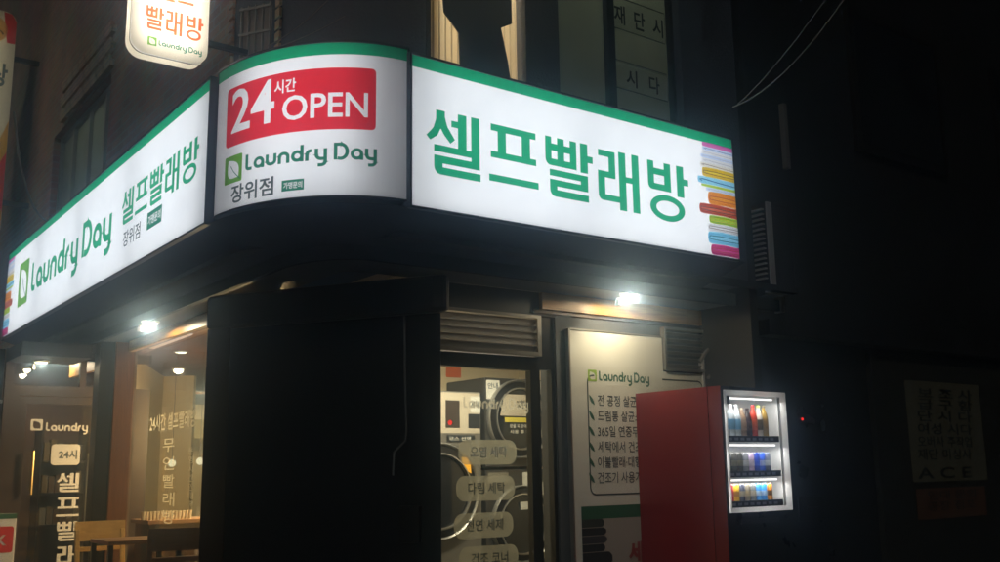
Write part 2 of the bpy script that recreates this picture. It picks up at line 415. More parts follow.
# ---- lettering: the bold gothic hangul of the shop sign (stroke plan in mm) and the rounded latin logo type
def R(x0, y0, x1, y1): return rect(x0, y0, x1, y1)
def corner(x0, y0, x1, y1, r):     # bar whose lower left corner is rounded
    return poly([(x0, y1), (x0, y0 + r * 1.0)] + [(x0 + r - r * cos(radians(a)), y0 + r - r * sin(radians(a))) for a in (22, 45, 68)] + [(x0 + r, y0), (x1, y0), (x1, y1)])
HG = {
 '셀': [poly([(873, 532), (927, 532), (927, 500), (943, 449), (989, 387), (960, 362), (921, 403), (900, 434), (882, 395), (837, 362), (813, 384), (856, 432), (873, 483)]),
       R(1008, 344, 1062, 533), R(967, 455, 1010, 490), R(1092, 248, 1146, 534), R(860, 308, 1094, 344), R(912, 248, 1094, 288), corner(860, 187, 1150, 227, 40), R(860, 225, 912, 288)],
 '프': [R(1220, 488, 1526, 526), R(1265, 372, 1320, 490), R(1428, 372, 1486, 490), R(1218, 338, 1527, 374), R(1206, 206, 1541, 244)],
 '빨': [R(1594, 400, 1638, 530), R(1680, 400, 1730, 530), R(1773, 400, 1821, 531), R(1636, 451, 1775, 492), corner(1594, 364, 1821, 403, 36), R(1850, 357, 1906, 533), R(1904, 423, 1945, 463),
       R(1622, 304, 1904, 341), R(1849, 283, 1904, 306), R(1622, 247, 1904, 284), R(1622, 223, 1674, 249), corner(1622, 186, 1907, 226, 38)],
 '래': [R(1988, 486, 2120, 524), R(2068, 395, 2120, 488), R(1983, 360, 2120, 397), R(1983, 255, 2036, 362), corner(1983, 221, 2150, 258, 34), R(2148, 178, 2204, 534), R(2254, 178, 2311, 536), R(2202, 353, 2256, 388)],
 '방': [R(2386, 389, 2438, 530), R(2525, 389, 2582, 530), R(2436, 446, 2527, 487), corner(2386, 351, 2582, 391, 34), R(2634, 333, 2696, 533), R(2694, 413, 2737, 454), ring(2546, 246, 150, 82, 98, 46)]}
for k_ in list(HG): HG[k_] = union(HG[k_])
def hangul(word): return [sh for ch in word for sh in HG[ch]]
def logotype(t=.27):
    """rounded single-line letters, x-height 1"""
    out = []; x = 0
    def put(paths, w):
        nonlocal x
        for p in paths:
            cl = p[0] == p[-1]
            out.append(ribbon([(px + x, py) for px, py in (p[:-1] if cl else p)], t, cl))
        x += w + t + .12
    h = t / 2; X = 1 - h
    put([[(0, 1.42), (0, .34)] + arc(.24, .34, .24, .34 - h, 180, 270, 5)[1:] + [(.50, h)]], .42)
    def bowl(): return arc(.36, (X + h) / 2, .36, (X - h) / 2, 0, 360, 22)
    put([bowl()[:-1] + [bowl()[0]], [(.72, 0), (.72, .55)]], .72)
    put([[(0, 1), (0, .42)] + arc(.34, .42, .34, .42 - h, 180, 360, 12) + [(.68, 1)]], .68)
    put([[(0, 0), (0, .58)] + arc(.34, .58, .34, .42 - h, 180, 0, 12) + [(.68, 0)]], .68)
    put([bowl()[:-1] + [bowl()[0]], [(.72, 0), (.72, 1.42)]], .72)
    put([[(0, 0), (0, .55)] + arc(.36, .55, .36, .45 - h, 180, 90, 6)], .34)
    put([[(0, 1), (0, .5)] + arc(.34, .5, .34, .5 - h, 180, 270, 8) + [(.66, h)], [(.68, 1), (.68, -.1)] + arc(.38, -.1, .30, .30, 0, -90, 6) + [(.12, -.40)]], .68)
    x += .38
    put([[(0, 0), (0, 1.32), (.38, 1.32)] + arc(.38, .71, .5, .61, 90, -90, 14) + [(.16, h)]], .88)
    put([bowl()[:-1] + [bowl()[0]], [(.72, 0), (.72, .55)]], .72)
    put([[(0, 1), (0, .5)] + arc(.34, .5, .34, .5 - h, 180, 270, 8) + [(.66, h)], [(.68, 1), (.68, -.1)] + arc(.38, -.1, .30, .30, 0, -90, 6) + [(.12, -.40)]], .68)
    return out
LOGO = union(logotype())
LOGO_W = bounds(LOGO)[1] - bounds(LOGO)[0]
def leaf(n=10):
    """leaf outline in a unit square, tip upper left, stem lower right"""
    a = [(.14, .90)] + [(.14 + .62 * t - .30 * sin(pi * t) * .9, .90 - .72 * t - .30 * sin(pi * t)) for t in [k / n for k in range(1, n)]] + [(.78, .16)]
    b = [(.78 - .64 * t + .26 * sin(pi * t), .16 + .74 * t + .16 * sin(pi * t)) for t in [k / n for k in range(1, n)]]
    return poly([(.5 + (x - .44) * .92, .5 + (y - .52) * .92) for x, y in a + b])
SLIM = poly([(0, 1), (.30, .86), (.62, .62), (.84, .36), (1, 0), (.66, .10), (.36, .26), (.16, .52), (.06, .76)])
VEIN = [ribbon([(.5 + (x - .44) * .92, .5 + (y - .52) * .92) for x, y in ((.30, .66), (.48, .42), (.66, .26), (.90, .06))], .03)]
def badge(c, x, y, s, m_top, m_leafvein, parent=None):
    base = poly([(x + q[0] * s, y + q[1] * s) for q in rrect(0, 0, 1, 1, .06)[0][:]])
    lf = xf([leaf()], s, s, x, y)
    b = c.add('logo_badge', [cut(base, [lf])], m_top, parent)
    c.add('leaf_vein', xf(VEIN, s, s, x, y), m_leafvein, b)
    return b
def towels(c, parent, u1, z0, h, sgn=1):
    """stack of folded towels printed at the sign's end; u1 = outer edge, sgn=+1 picture to the right edge"""
    k = h / 495; K = .00206 * h / .74
    rows = [('pink', 45, 65, 55, None), ('pale', 66, 82, 55, 'dblue'), ('white', 83, 100, 52, 'grey'), ('pale', 101, 117, 45, 'grey'), ('white', 118, 138, 50, 'grey'), ('cream', 139, 158, 40, 'brown'),
            ('yel', 159, 201, 47, 'brown'), ('blue', 202, 234, 25, 'dblue'), ('lime', 235, 246, 40, None), ('pale', 247, 263, 60, 'grey'), ('ora', 264, 320, 66, 'rust'),
            ('rust', 321, 366, 25, 'dgrey'), ('lime', 367, 403, 66, 'yel'), ('white', 404, 438, 57, 'brown'), ('blue', 439, 493, 55, 'teal'), ('mag', 494, 540, 65, 'rust')]
    pic = None
    for col, a, b, lx, inner in rows:
        ya, yb = z0 + h - (a - 45) * k, z0 + h - (b - 45) * k; L = (195 - lx) * K; hh = (ya - yb)
        f = lambda u, v: (u1 - sgn * u, v)
        pts = [(0, yb), (0, ya), (L * .55, ya + hh * .06), (L * .88, ya)] + [(L - .25 * hh + .25 * hh * sin(radians(q)), (ya + yb) / 2 + hh / 2 * cos(radians(q))) for q in (30, 60, 90, 120, 150)] + [(L * .88, yb), (L * .4, yb + hh * .05)]
        pts = [f(*q) for q in pts]
        if sgn < 0: pts = pts[::-1]
        sh = [poly(pts)]
        pic = c.add('printed_towel', sh, 't_' + col, parent)
        ym = (ya + yb) / 2
        if inner and hh <= .05:
            fold = [f(0, ym - hh * .12), f(L * .45, ym - hh * .02), f(L * .75, ym + hh * .10), f(L * .88, ym + hh * .12), f(L * .95, ym), f(L * .88, ym - hh * .16)]
            c.add('printed_fold', [ribbon(fold, max(.0022, hh * .13))], 't_' + inner, parent)
        if hh > .05:
            for g_, tt in ((.30, .10), (.13, .07)):
                U_ = [f(0, ym + hh * g_), f(L * .55, ym + hh * (g_ + .05))] + [f(L - .30 * hh + (.02 + g_ * .6) * hh * sin(radians(q)), ym + g_ * hh * cos(radians(q))) for q in (0, 30, 60, 90, 120, 150, 180)] + [f(L * .5, ym - hh * (g_ + .02)), f(0, ym - hh * g_)]
                c.add('printed_fold', [ribbon(U_, hh * tt)], 't_' + (inner if g_ < .2 and inner else col), parent)

def PX(x, y, ax, val):
    """world point where the sight line through photo pixel (x, y) meets the plane axis = val"""
    d = fw + r2 * (x - 500) / F - u2 * (y - 281) / F
    return EYE + d * ((val - EYE[ax]) / d[ax])

# ------------------------------------------------------------------ ground
g = MB(); g.quad((-30, -30, 0), (30, -30, 0), (30, 30, 0), (-30, 30, 0)); struct('ground', g, 'asphalt')
pv = MB(); pv.prism([(-1.0, 14), (-1.0, .6), (.1, -1.1), (9.5, -1.1), (9.5, 14)], -.02, .10); struct('pavement', pv, 'paving')
kb = MB(); kb.prism([(-1.15, 14), (-1.15, .55), (.02, -1.25), (9.5, -1.25), (9.5, -1.103), (.097, -1.103), (-1.003, .598), (-1.003, 14)], -.02, .12); struct('kerb', kb, 'kerb')
ln = MB(); ln.box(-29, 29, -2.1, -1.98, .001, .005); struct('road_line', ln, mat('road_paint', (.6, .6, .56), .8, var=.3))

# ------------------------------------------------------------------ main building
B = thing('corner_building', 'two storey dark brick corner building carrying the lit laundry signs round its chamfered corner', 'building', (2.0, 3.0, .10))
def wall(ax, c, a0, a1, z0, z1, holes, depth, inward):
    """a wall of thickness depth in the plane ax=c with rectangular holes; inward = +1 / -1"""
    mb = MB(); us = sorted({a0, a1} | {h[0] for h in holes} | {h[1] for h in holes}); zs = sorted({z0, z1} | {h[2] for h in holes} | {h[3] for h in holes})
    solid = lambda u, z: not any(h[0] < u < h[1] and h[2] < z < h[3] for h in holes)
    def P(u, z, d): return (c + d * inward, u, z) if ax == 0 else (u, c + d * inward, z)
    for i in range(len(us) - 1):
        for j in range(len(zs) - 1):
            if not solid((us[i] + us[i + 1]) / 2, (zs[j] + zs[j + 1]) / 2): continue
            for d in (0, depth): mb.quad(P(us[i], zs[j], d), P(us[i + 1], zs[j], d), P(us[i + 1], zs[j + 1], d), P(us[i], zs[j + 1], d))
    for u0, u1_, q0, q1 in list(holes) + [(a0, a1, z0, z1)]:
        mb.quad(P(u0, q0, 0), P(u1_, q0, 0), P(u1_, q0, depth), P(u0, q0, depth)); mb.quad(P(u0, q1, 0), P(u1_, q1, 0), P(u1_, q1, depth), P(u0, q1, depth))
        mb.quad(P(u0, q0, 0), P(u0, q1, 0), P(u0, q1, depth), P(u0, q0, depth)); mb.quad(P(u1_, q0, 0), P(u1_, q1, 0), P(u1_, q1, depth), P(u1_, q0, depth))
    return mb
TOP = 8.0
obj('upper_wall', wall(1, .30, 1.0, 3.62, 2.62, TOP, [(1.03, 1.71, 3.30, 5.4), (1.97, 3.06, 3.30, 5.4)], .22, 1), 'render_wall', B)
obj('upper_wall', wall(0, .30, 1.35, 12.0, 2.62, TOP, [(4.10, 6.10, 3.66, 4.70)], .22, 1), 'brick', B)
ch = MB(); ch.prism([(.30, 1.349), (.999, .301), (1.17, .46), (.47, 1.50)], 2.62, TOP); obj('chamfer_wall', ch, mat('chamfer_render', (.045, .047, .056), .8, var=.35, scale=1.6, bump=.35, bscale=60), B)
ow = MB(); ow.box(.34, .36, 2.0, 3.6, 2.6, 2.61); 
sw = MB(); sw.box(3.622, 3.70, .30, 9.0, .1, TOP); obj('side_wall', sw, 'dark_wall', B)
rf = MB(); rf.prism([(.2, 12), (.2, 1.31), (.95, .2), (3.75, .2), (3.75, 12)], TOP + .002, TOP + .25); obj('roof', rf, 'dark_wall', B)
# brick course over the left window, standing proud, street light painted in with paler brick
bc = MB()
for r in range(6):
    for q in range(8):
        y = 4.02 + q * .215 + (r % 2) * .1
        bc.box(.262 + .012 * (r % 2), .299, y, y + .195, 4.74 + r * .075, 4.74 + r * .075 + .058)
obj('brick_lintel', bc, bricks('brick_lit', (.75, .56, .38), (.64, .47, .33), (.5, .46, .4)), B)
# left upper window
wf = MB(); wf.box(.36, .42, 4.10, 6.10, 3.66, 3.71); wf.box(.36, .42, 4.10, 6.10, 4.65, 4.70)
for y in (4.10, 4.45, 4.98, 5.55, 6.04): wf.box(.362, .418, y, y + .06, 3.711, 4.649)
win = obj('window_frame', wf, 'window_sash', B)
wp = MB(); wp.box(.395, .40, 4.16, 6.04, 3.715, 4.645); obj('window_pane', wp, 'window_film', B)
wb = MB(); wb.box(.388, .394, 4.17, 4.44, 3.72, 4.64); obj('window_curtain', wb, 'blind', B)
# narrow barred window on the chamfer
def chm(s, z, w_): # s along the chamfer from its left end
    d = Vector((.70, -1.05)).normalized(); nrm = Vector((-1.05, -.70)).normalized(); p = Vector((.30, 1.35)) + d * s + nrm * w_
    return (p.x, p.y, z)
cw = Canvas(chm, B)
cw.add('window_pane', [rect(.06, 3.50, .26, 4.16)], mat('old_window', (.20, .15, .12), .5, var=.4, scale=6))
bw = MB()
for s in (.06, .11, .16, .21, .26): bw.bar(chm(s, 3.5, .02), chm(s, 4.16, .02), .012, .012)
for z in (3.5, 3.66, 3.82, 3.98, 4.14): bw.bar(chm(.05, z, .028), chm(.27, z, .028), .012, .012)
obj('window_bars', bw, 'alu_dull', B)
for s in (-.02, .31):
    bb = MB()
    for k in range(26):
        z = 3.35 + k * .075 + (.03 if s > .3 else 0); bb.bar(chm(s, z, .010), chm(s, z + .058, .010), .07 if s < 0 else .06, .018, (1, 0, 0))
    obj('brick_strip', bb, 'brick', B)

# right upper window 1: vertical blinds and an added dark sheet shaped as the shadow across them
fr = MB(); fr.box(1.03, 1.045, .32, .35, 3.3, 5.4); fr.box(1.045, 1.71, .32, .35, 3.3, 3.33)
obj('window_frame', fr, 'frame_black', B)
bl = MB()
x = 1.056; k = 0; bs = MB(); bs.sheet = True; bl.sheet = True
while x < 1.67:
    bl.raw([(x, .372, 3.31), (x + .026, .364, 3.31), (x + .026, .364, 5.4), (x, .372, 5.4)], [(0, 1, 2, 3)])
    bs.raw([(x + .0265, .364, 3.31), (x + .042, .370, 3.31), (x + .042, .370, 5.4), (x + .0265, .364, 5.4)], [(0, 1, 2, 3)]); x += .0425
ob_ = obj('vertical_blind', bl, 'blind', B); obj('slat_shade', bs, 'blind_shade', ob_)
cl = [PX(*q, 1, .352) for q in ((442, -20), (444, 12), (459, 33), (460, 62), (462, 95), (513, 95), (508, 62), (501, 28), (512, 24), (511, -20))]
cm = MB(); n = len(cl); cm.raw(cl + [(p.x, p.y + .008, p.z) for p in cl], [tuple(range(n)), tuple(range(n, 2 * n))[::-1]] + [(i, (i + 1) % n, n + (i + 1) % n, n + i) for i in range(n)])
obj('shadow_sheet', cm, 'shadow_dark', B)
# right upper window 2: two panes, job notices pasted on the right one
fr = MB(); fr.box(1.97, 2.0, .36, .42, 3.3, 5.4); fr.box(3.03, 3.06, .36, .42, 3.3, 5.4); fr.box(2.44, 2.50, .355, .425, 3.302, 5.398); fr.box(2.0, 3.03, .36, .42, 3.3, 3.34)
fw_ = obj('window_frame', fr, 'frame_black', B)
pn = MB(); pn.box(2.0, 2.44, .40, .405, 3.34, 5.4); obj('window_pane', pn, 'window_film', B)
pn = MB(); pn.box(2.50, 3.03, .40, .405, 3.34, 5.4); pane2 = obj('window_pane', pn, 'window_film', B)
jc = Canvas(lambda u, v, w_: (u, .399 - w_, v), B)
jp = film('job_paper', (.80, .82, .74)); ji = mat('job_ink', (.02, .025, .022), .7)
for z0_, z1_ in ((4.28, 4.50), (3.86, 4.04), (4.62, 4.86)): jc.add('job_notice', [rect(2.515, z0_, 3.015, z1_)], jp)
jc.add('notice_rule', [rect(2.515, z, 3.015, z + .008) for z in (4.275, 4.50, 4.05, 3.855)], ji)
for ch_, u in (('재', 2.54), ('단', 2.725), ('시', 2.90)): jc.add('lettering', fit(font(ch_, .02), u, 4.315, .10, .135), ji)
for ch_, u in (('시', 2.63), ('다', 2.84)): jc.add('lettering', fit(font(ch_, .02), u, 3.89, .10, .12), ji)
jc.add('lettering', fit(font('모집', .01), 2.78, 4.70, .19, .09), mat('job_ink_red', (.35, .12, .08), .8))
# rooms behind the upper windows
def room(x0, x1, y0, y1, z0, z1, side):
    q = MB(); q.sheet = True
    if side == 'y': q.quad((x0, y1, z0), (x1, y1, z0), (x1, y1, z1), (x0, y1, z1)); q.quad((x0, y0, z0), (x0, y1, z0), (x0, y1, z1), (x0, y0, z1))
    else: q.quad((x0, y0, z0), (x1, y0, z0), (x1, y0, z1), (x0, y0, z1)); q.quad((x1, y0, z0), (x1, y1, z0), (x1, y1, z1), (x1, y0, z1))
    if side == 'y': q.quad((x1, y0, z0), (x1, y1, z0), (x1, y1, z1), (x1, y0, z1))
    else: q.quad((x0, y1, z0), (x1, y1, z0), (x1, y1, z1), (x0, y1, z1))
    q.quad((x0, y0, z0), (x1, y0, z0), (x1, y1, z0), (x0, y1, z0)); q.quad((x0, y0, z1), (x1, y0, z1), (x1, y1, z1), (x0, y1, z1))
    return obj('dim_room', q, 'beige_panel', B)
room(1.905, 3.615, .525, 1.6, 3.2, 5.6, 'y'); room(.525, 1.9, 3.9, 6.4, 3.4, 5.3, 'x')
bk = MB(); bk.box(1.0, 1.899, 1.60, 1.62, 3.2, 5.5); bk.box(1.86, 1.899, .53, 1.599, 3.2, 5.5); bk.box(1.0, 1.02, .53, 1.599, 3.2, 5.5); bk.box(1.021, 1.859, .53, 1.599, 5.46, 5.5); bk.box(1.021, 1.859, .53, 1.599, 3.2, 3.22); obj('lit_room', bk, 'beige_wall', B)

# ---- canopy under the signs
def path(off, x1=3.25, y1=6.4):
    p = [(off, y1), (off, 3.0), (off, .90)]
    if off < .68: p += [(.74 - (.74 - off) * cos(radians(a)), .90 - (.90 - off) * sin(radians(a))) for a in (12, 24, 36, 48, 60, 72, 84)]
    return p + [(.74, off), (2.0, off), (x1, off)]
def loft(a, b, za, zb_):
    mb = MB(); n = len(a); mb.raw([(x, y, za) for x, y in a] + [(x, y, zb_) for x, y in b], [(i, i + 1, n + i + 1, n + i) for i in range(n - 1)]); mb.sheet = True; return mb
obj('canopy_panel', loft(path(.012), path(.42, 3.25), 2.694, 2.575), 'canopy_metal', B, smooth=True)
fa = MB(); pa, pb = path(.42, 4.10), path(.45, 4.10); n = len(pa)
fa.raw([(x, y, z) for z in (2.50, 2.58) for q in (pa, pb) for x, y in q], [(i, i + 1, 2 * n + i + 1, 2 * n + i) for i in range(n - 1)] + [(n + i, n + i + 1, 3 * n + i + 1, 3 * n + i) for i in range(n - 1)] +
       [(i, i + 1, n + i + 1, n + i) for i in range(n - 1)] + [(2 * n + i, 2 * n + i + 1, 3 * n + i + 1, 3 * n + i) for i in range(n - 1)] + [(n - 1, 2 * n - 1, 4 * n - 1, 3 * n - 1), (0, n, 3 * n, 2 * n)])
obj('canopy_fascia', fa, 'canopy_dark', B)
so_ = MB(); pa, pb = path(.452, 4.10), path(.76, 4.10, 6.4); pb[3:-3] = [(.76, .90)] * 0 or pb[3:-3]
pb = [(.78, 6.4), (.78, 3.0), (.78, .95)] + [(.78 + .001 * k, .95 - .02 * k) for k in range(7)] + [(.93, .79), (2.0, .78), (4.10, .78)]
obj('canopy_soffit', loft(pa, pb, 2.512, 2.512), 'soffit', B)
cp = MB(); cp.box(4.101, 4.13, .40, .47, 2.49, 2.60); obj('fascia_end_cap', cp, 'alu', B)
top = MB(); top.prism([(0.24, 6.4), (.24, 1.0), (.8, .24), (4.09, .24), (4.09, .299), (1.0, .299), (.299, 1.34), (.299, 6.4)], 2.60, 2.64); obj('canopy_top', top, 'canopy_dark', B)

# ---- corner pillar
pl = MB(); pl.prism([(.315, 1.64), (1.13, .36), (1.16, .46), (1.16, .95), (.72, 1.66)], .10, 2.24); pil = obj('corner_pillar', pl, 'black_panel', B)
ph = MB(); ph.prism([(.30, 1.66), (1.08, .36), (1.135, .30), (1.17, .33), (1.175, .96), (.73, 1.70)], 2.245, 2.45); obj('pillar_head', ph, 'brown_black', B, bevel=.05)
def pf(s, z, w_):
    d = Vector((.83, -1.30)).normalized(); nrm = Vector((-1.30, -.83)).normalized(); p = Vector((.30, 1.66)) + d * s + nrm * w_; return Vector((p.x, p.y, z))
st = MB()
q = [pf(.03, 0, .002), pf(.19, 0, .002), pf(.19, 0, .012), pf(.03, 0, .012)]; st.prism([(v.x, v.y) for v in q], .10, 2.243); obj('pillar_strip', st, 'brown_black', B)
cb = MB(); cb.tube([pf(1.33, 2.24, .012), pf(1.335, 1.9, .012), pf(1.345, 1.62, .012), pf(1.34, 1.56, .012), pf(1.27, 1.50, .012), pf(1.265, 1.38, .012)], .006); obj('pillar_cable', cb, 'cable_grey', B)
bx_ = MB(); q = [pf(1.31, 0, .001), pf(1.43, 0, .001), pf(1.43, 0, .03), pf(1.31, 0, .03)]; bx_.prism([(v.x, v.y) for v in q], 1.03, 1.22); obj('switch_box', bx_, 'frame_black', B, bevel=.006)

# ---- right ground-floor front
obj('lower_wall', wall(1, .78, 1.17, 4.10, .10, 2.51, [(1.22, 2.28, .12, 2.36)], .16, 1), 'grey_wall', B)
tw = MB(); tw.box(2.15, 3.72, .745, .779, 2.40, 2.506); obj('wood_trim', tw, 'wood_trim', B)
tw = MB(); tw.box(3.725, 4.10, .762, .779, .10, 2.505); obj('dark_pier', tw, 'dark_wall', B)
tw = MB(); tw.box(2.10, 3.724, .765, .779, 2.375, 2.398); obj('dark_trim', tw, 'frame_brown', B)
# transom louvre over the door
lv = MB(); lv.box(1.22, 2.16, .772, .83, 2.34, 2.36); lv.box(1.22, 2.16, .772, .83, 2.10, 2.125); lv.box(2.13, 2.16, .772, .83, 2.125, 2.34)
lf_ = obj('louvre_frame', lv, 'alu', B)
for k in range(5):
    z = 2.135 + k * .042; s = MB(); s.bar((1.22, .80, z + .012), (2.13, .80, z + .012), .045, .006, (0, .7, .7)); obj('louvre_blade', s, 'alu_dull', B)
# door and sidelight
df = MB(); df.box(1.22, 2.14, .80, .85, 2.01, 2.095); df.box(2.085, 2.14, .80, .85, .14, 2.01); df.box(1.22, 1.30, .80, .85, .14, 2.01); df.box(1.30, 2.085, .80, .85, .14, .26)
door = obj('door', df, 'frame_black', B)
dg = MB(); dg.box(1.30, 2.085, .824, .830, .26, 2.01); obj('door_glass', dg, 'glass', door)
dh = MB(); dh.tube([(1.38, .77, 1.0), (1.38, .77, 1.45)], .014); dh.tube([(1.38, .77, 1.05), (1.38, .80, 1.05)], .008); dh.tube([(1.38, .77, 1.40), (1.38, .80, 1.40)], .008); obj('handle', dh, 'alu', door, smooth=True)
sf = MB(); sf.box(2.141, 2.16, .80, .85, .12, 2.10); sf.box(2.255, 2.28, .80, .85, .12, 2.36); sf.box(2.16, 2.255, .80, .85, 2.02, 2.10); sf.box(2.16, 2.255, .80, .85, .12, .2); sf.box(2.16, 2.255, .80, .85, 2.10, 2.36)
sl = obj('sidelight_frame', sf, 'frame_black', B)
sg = MB(); sg.box(2.16, 2.255, .824, .830, .2, 2.02); obj('sidelight_glass', sg, 'glass', sl)
dc = Canvas(lambda u, v, w_: (u, .823 - w_, v), door)
for (px_, py_), txt in (((488, 452), '오염 세탁'), ((486, 488), '다림 세탁'), ((484, 525), '천연 세제'), ((489, 558), '건조 코너')):
    p = PX(px_, py_, 1, .823); dc.add('door_sticker', [rrect(p.x - .215, p.z - .073, p.x + .215, p.z + .073, .06)], 'pill_film')
    dc.add('lettering', fit(font(txt, .015), p.x - .13, p.z - .033, .27, .068), 'ink_dark' if py_ > 460 else 'ink_white')
p = PX(463, 412, 1, .823); dc.add('lettering', fit(LOGO, p.x, p.z, .50, None)[:], vinyl('vinyl_dim', (.42, .40, .33), .35))
# laundry room
LR = MB(); LR.quad((1.2, .95, .14), (3.72, .95, .14), (3.72, 2.9, .14), (1.2, 2.9, .14)); LR.sheet = True; obj('room_floor', LR, 'interior_floor', B)
LR = MB(); LR.box(1.2, 3.6, 2.85, 2.9, .14, 2.6); obj('room_wall', LR, 'beige_wall', B)
LR = MB(); LR.box(3.56, 3.61, .95, 2.849, .14, 2.6); obj('room_wall', LR, 'beige_wall', B)
LR = MB(); LR.box(1.2, 3.559, .95, 2.849, 2.55, 2.6); obj('room_ceiling', LR, 'beige_panel', B)
LR = MB(); LR.box(1.19, 1.24, 1.0, 2.849, .14, 2.549); obj('room_wall', LR, 'beige_wall', B)

# ---- left ground-floor front: shop window, timber post and recessed entrance
gx = .70
wf = MB(); wf.box(gx, gx + .06, 1.66, 4.52, .10, .42); wf.box(gx, gx + .06, 1.66, 4.52, 2.44, 2.51); sfr = obj('shop_window_frame', wf, 'frame_brown', B)
wg = MB(); wg.box(gx + .025, gx + .031, 1.66, 4.52, .42, 2.44); obj('shop_window_glass', wg, 'glass', sfr)
wt = MB(); wt.box(.655, .699, 1.72, 4.42, 2.42, 2.508); obj('wood_trim', wt, 'wood_trim_y', B)
wt = MB(); wt.box(.655, .699, 4.75, 6.4, 2.36, 2.508); obj('wood_trim', wt, 'wood_trim_y', B)
po = MB(); po.box(.585, .745, 4.53, 4.66, .10, 2.51); obj('timber_post', po, 'wood_post', B, bevel=.004)
po = MB(); po.box(.462, .584, 4.56, 4.72, .10, 2.51); obj('dark_post', po, 'frame_black', B)
po = MB(); po.box(.746, .762, 4.535, 4.60, .10, 2.51); obj('post_edge', po, 'alu_dull', B)
es = MB(); es.box(-.10, .45, 4.78, 5.395, 2.387, 2.50); obj('entrance_soffit', es, 'soffit', B)
# entrance facing the corner, standing back behind the post
ey = 5.40
ef = MB(); ef.box(-.10, 1.15, ey, ey + .06, 2.10, 2.19); ef.box(-.10, .02, ey, ey + .06, .10, 2.10); ef.box(.98, 1.15, ey, ey + .06, .10, 2.10); ef.box(-.10, 1.15, ey, ey + .06, 2.43, 2.51); ef.box(-.10, -.03, ey, ey + .06, 2.19, 2.43); ef.box(.52, .57, ey, ey + .06, 2.19, 2.43)
obj('entrance_frame', ef, 'frame_brown', B)
eg = MB(); eg.box(-.03, .52, ey + .025, ey + .031, 2.19, 2.43); obj('fanlight', eg, 'glass', B)
ed = MB(); ed.box(.021, .09, ey + .005, ey + .05, .12, 2.095); ed.box(.91, .979, ey + .005, ey + .05, .12, 2.095); ed.box(.09, .91, ey + .005, ey + .05, .12, .24); ed.box(.09, .91, ey + .005, ey + .05, 2.03, 2.095)
ed_ = obj('door', ed, 'frame_brown', B)
eg = MB(); eg.box(.09, .91, ey + .024, ey + .030, .24, 2.03); obj('door_glass', eg, 'glass', ed_)
eh = MB(); eh.tube([(.16, ey - .05, 1.25), (.16, ey - .05, 1.62)], .012); eh.tube([(.16, ey - .05, 1.30), (.16, ey + .006, 1.30)], .007); eh.tube([(.16, ey - .05, 1.57), (.16, ey + .006, 1.57)], .007); obj('handle', eh, mat('brass', (.55, .38, .14), .3, metal=.8), ed_, smooth=True)
ec = Canvas(lambda u, v, w_: (u, ey + .023 - w_, v), ed_)
p = PX(31, 429, 1, ey); s_ = .098
bd = ec.add('logo_badge', [cut(rrect(p.x, p.z - .01, p.x + s_, p.z + s_ - .01, .01), [xf([leaf()], s_, s_, p.x, p.z - .01)])], 'vinyl_white')
ec.add('lettering', fit(LOGO, p.x + .125, p.z - .04, .56), 'vinyl_white')
a = PX(55, 440, 1, ey); b = PX(84, 457, 1, ey); ec.add('door_sticker', [rrect(a.x - .02, PX(50, 465, 1, ey).z, b.x - .03, PX(50, 444, 1, ey).z, .03)], 'vinyl_white')
ec.add('lettering', fit(font('24시', .03), PX(59, 459, 1, ey).x, PX(59, 459, 1, ey).z, .155, .082), 'ink_dark')
vw = ['셀', '프', '빨', '래', '방']
for k, chh in enumerate(vw):
    q = PX(57, 484 + k * 24.5, 1, ey); ec.add('lettering', fit(hangul(chh), q.x, q.z - .07, .19, .165), 'vinyl_white')
q = PX(92, 445, 1, ey); ec.add('lettering', fit(font('무인', .03), q.x, q.z, .10, .06), 'vinyl_white')
# window of the shop beside the entrance
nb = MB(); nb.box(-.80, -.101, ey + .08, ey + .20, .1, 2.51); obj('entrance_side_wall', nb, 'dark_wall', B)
# lobby behind the entrance
lb = MB(); lb.box(-.15, 1.6, 7.4, 7.45, .1, 2.6); obj('room_wall', lb, 'brown_wall', B)
lb = MB(); lb.box(-.2, -.15, 5.62, 7.4, .1, 2.6); obj('room_wall', lb, 'brown_wall', B)
# cafe side behind the shop window
rm = MB(); rm.quad((.76, 1.7, .14), (4.2, 1.7, .14), (4.2, 10.5, .14), (.76, 10.5, .14)); rm.sheet = True; obj('room_floor', rm, 'interior_floor', B)
rm = MB(); rm.box(.765, 4.2, 3.0, 10.5, 2.58, 2.62); obj('room_ceiling', rm, 'brown_ceiling', B)
rm = MB(); rm.prism([(1.02, 5.75), (2.13, 8.085), (2.10, 8.25), (.95, 5.85)], .14, 2.579); obj('room_wall', rm, 'beige_wall', B)
rm = MB(); rm.prism([(2.135, 8.09), (2.42, 7.83), (2.48, 7.92), (2.20, 8.20)], .14, 2.579); obj('room_wall', rm, 'beige_wall', B)
rm = MB(); rm.box(2.30, 4.3, 10.4, 10.5, .14, 2.579); obj('room_wall', rm, 'beige_wall', B)
rm = MB(); rm.box(1.25, 4.2, 2.901, 2.96, .14, 2.579); obj('room_wall', rm, 'beige_wall', B)
cc = Canvas(lambda u, v, w_: (gx - .001 + .024 - w_, 4.6 - u, v), sfr)
for k, t in enumerate(['무', '인', '빨', '래', '방']):
    q = PX(166, 445 + k * 18, 0, gx); cc.add('lettering', fit(font(t, .01), 4.6 - q.y - .14, q.z - .05, .26, .10), vinyl('vinyl_faint%d' % k, (.80, .76, .64), .6))
q = PX(147, 432, 0, gx); q2 = PX(193, 424, 0, gx); cc.add('lettering', fit(font('24시간 셀프빨래방', .01), 4.6 - q.y, q.z, q.y - q2.y, .13), vinyl('vinyl_faint', (.85, .80, .68), .55))
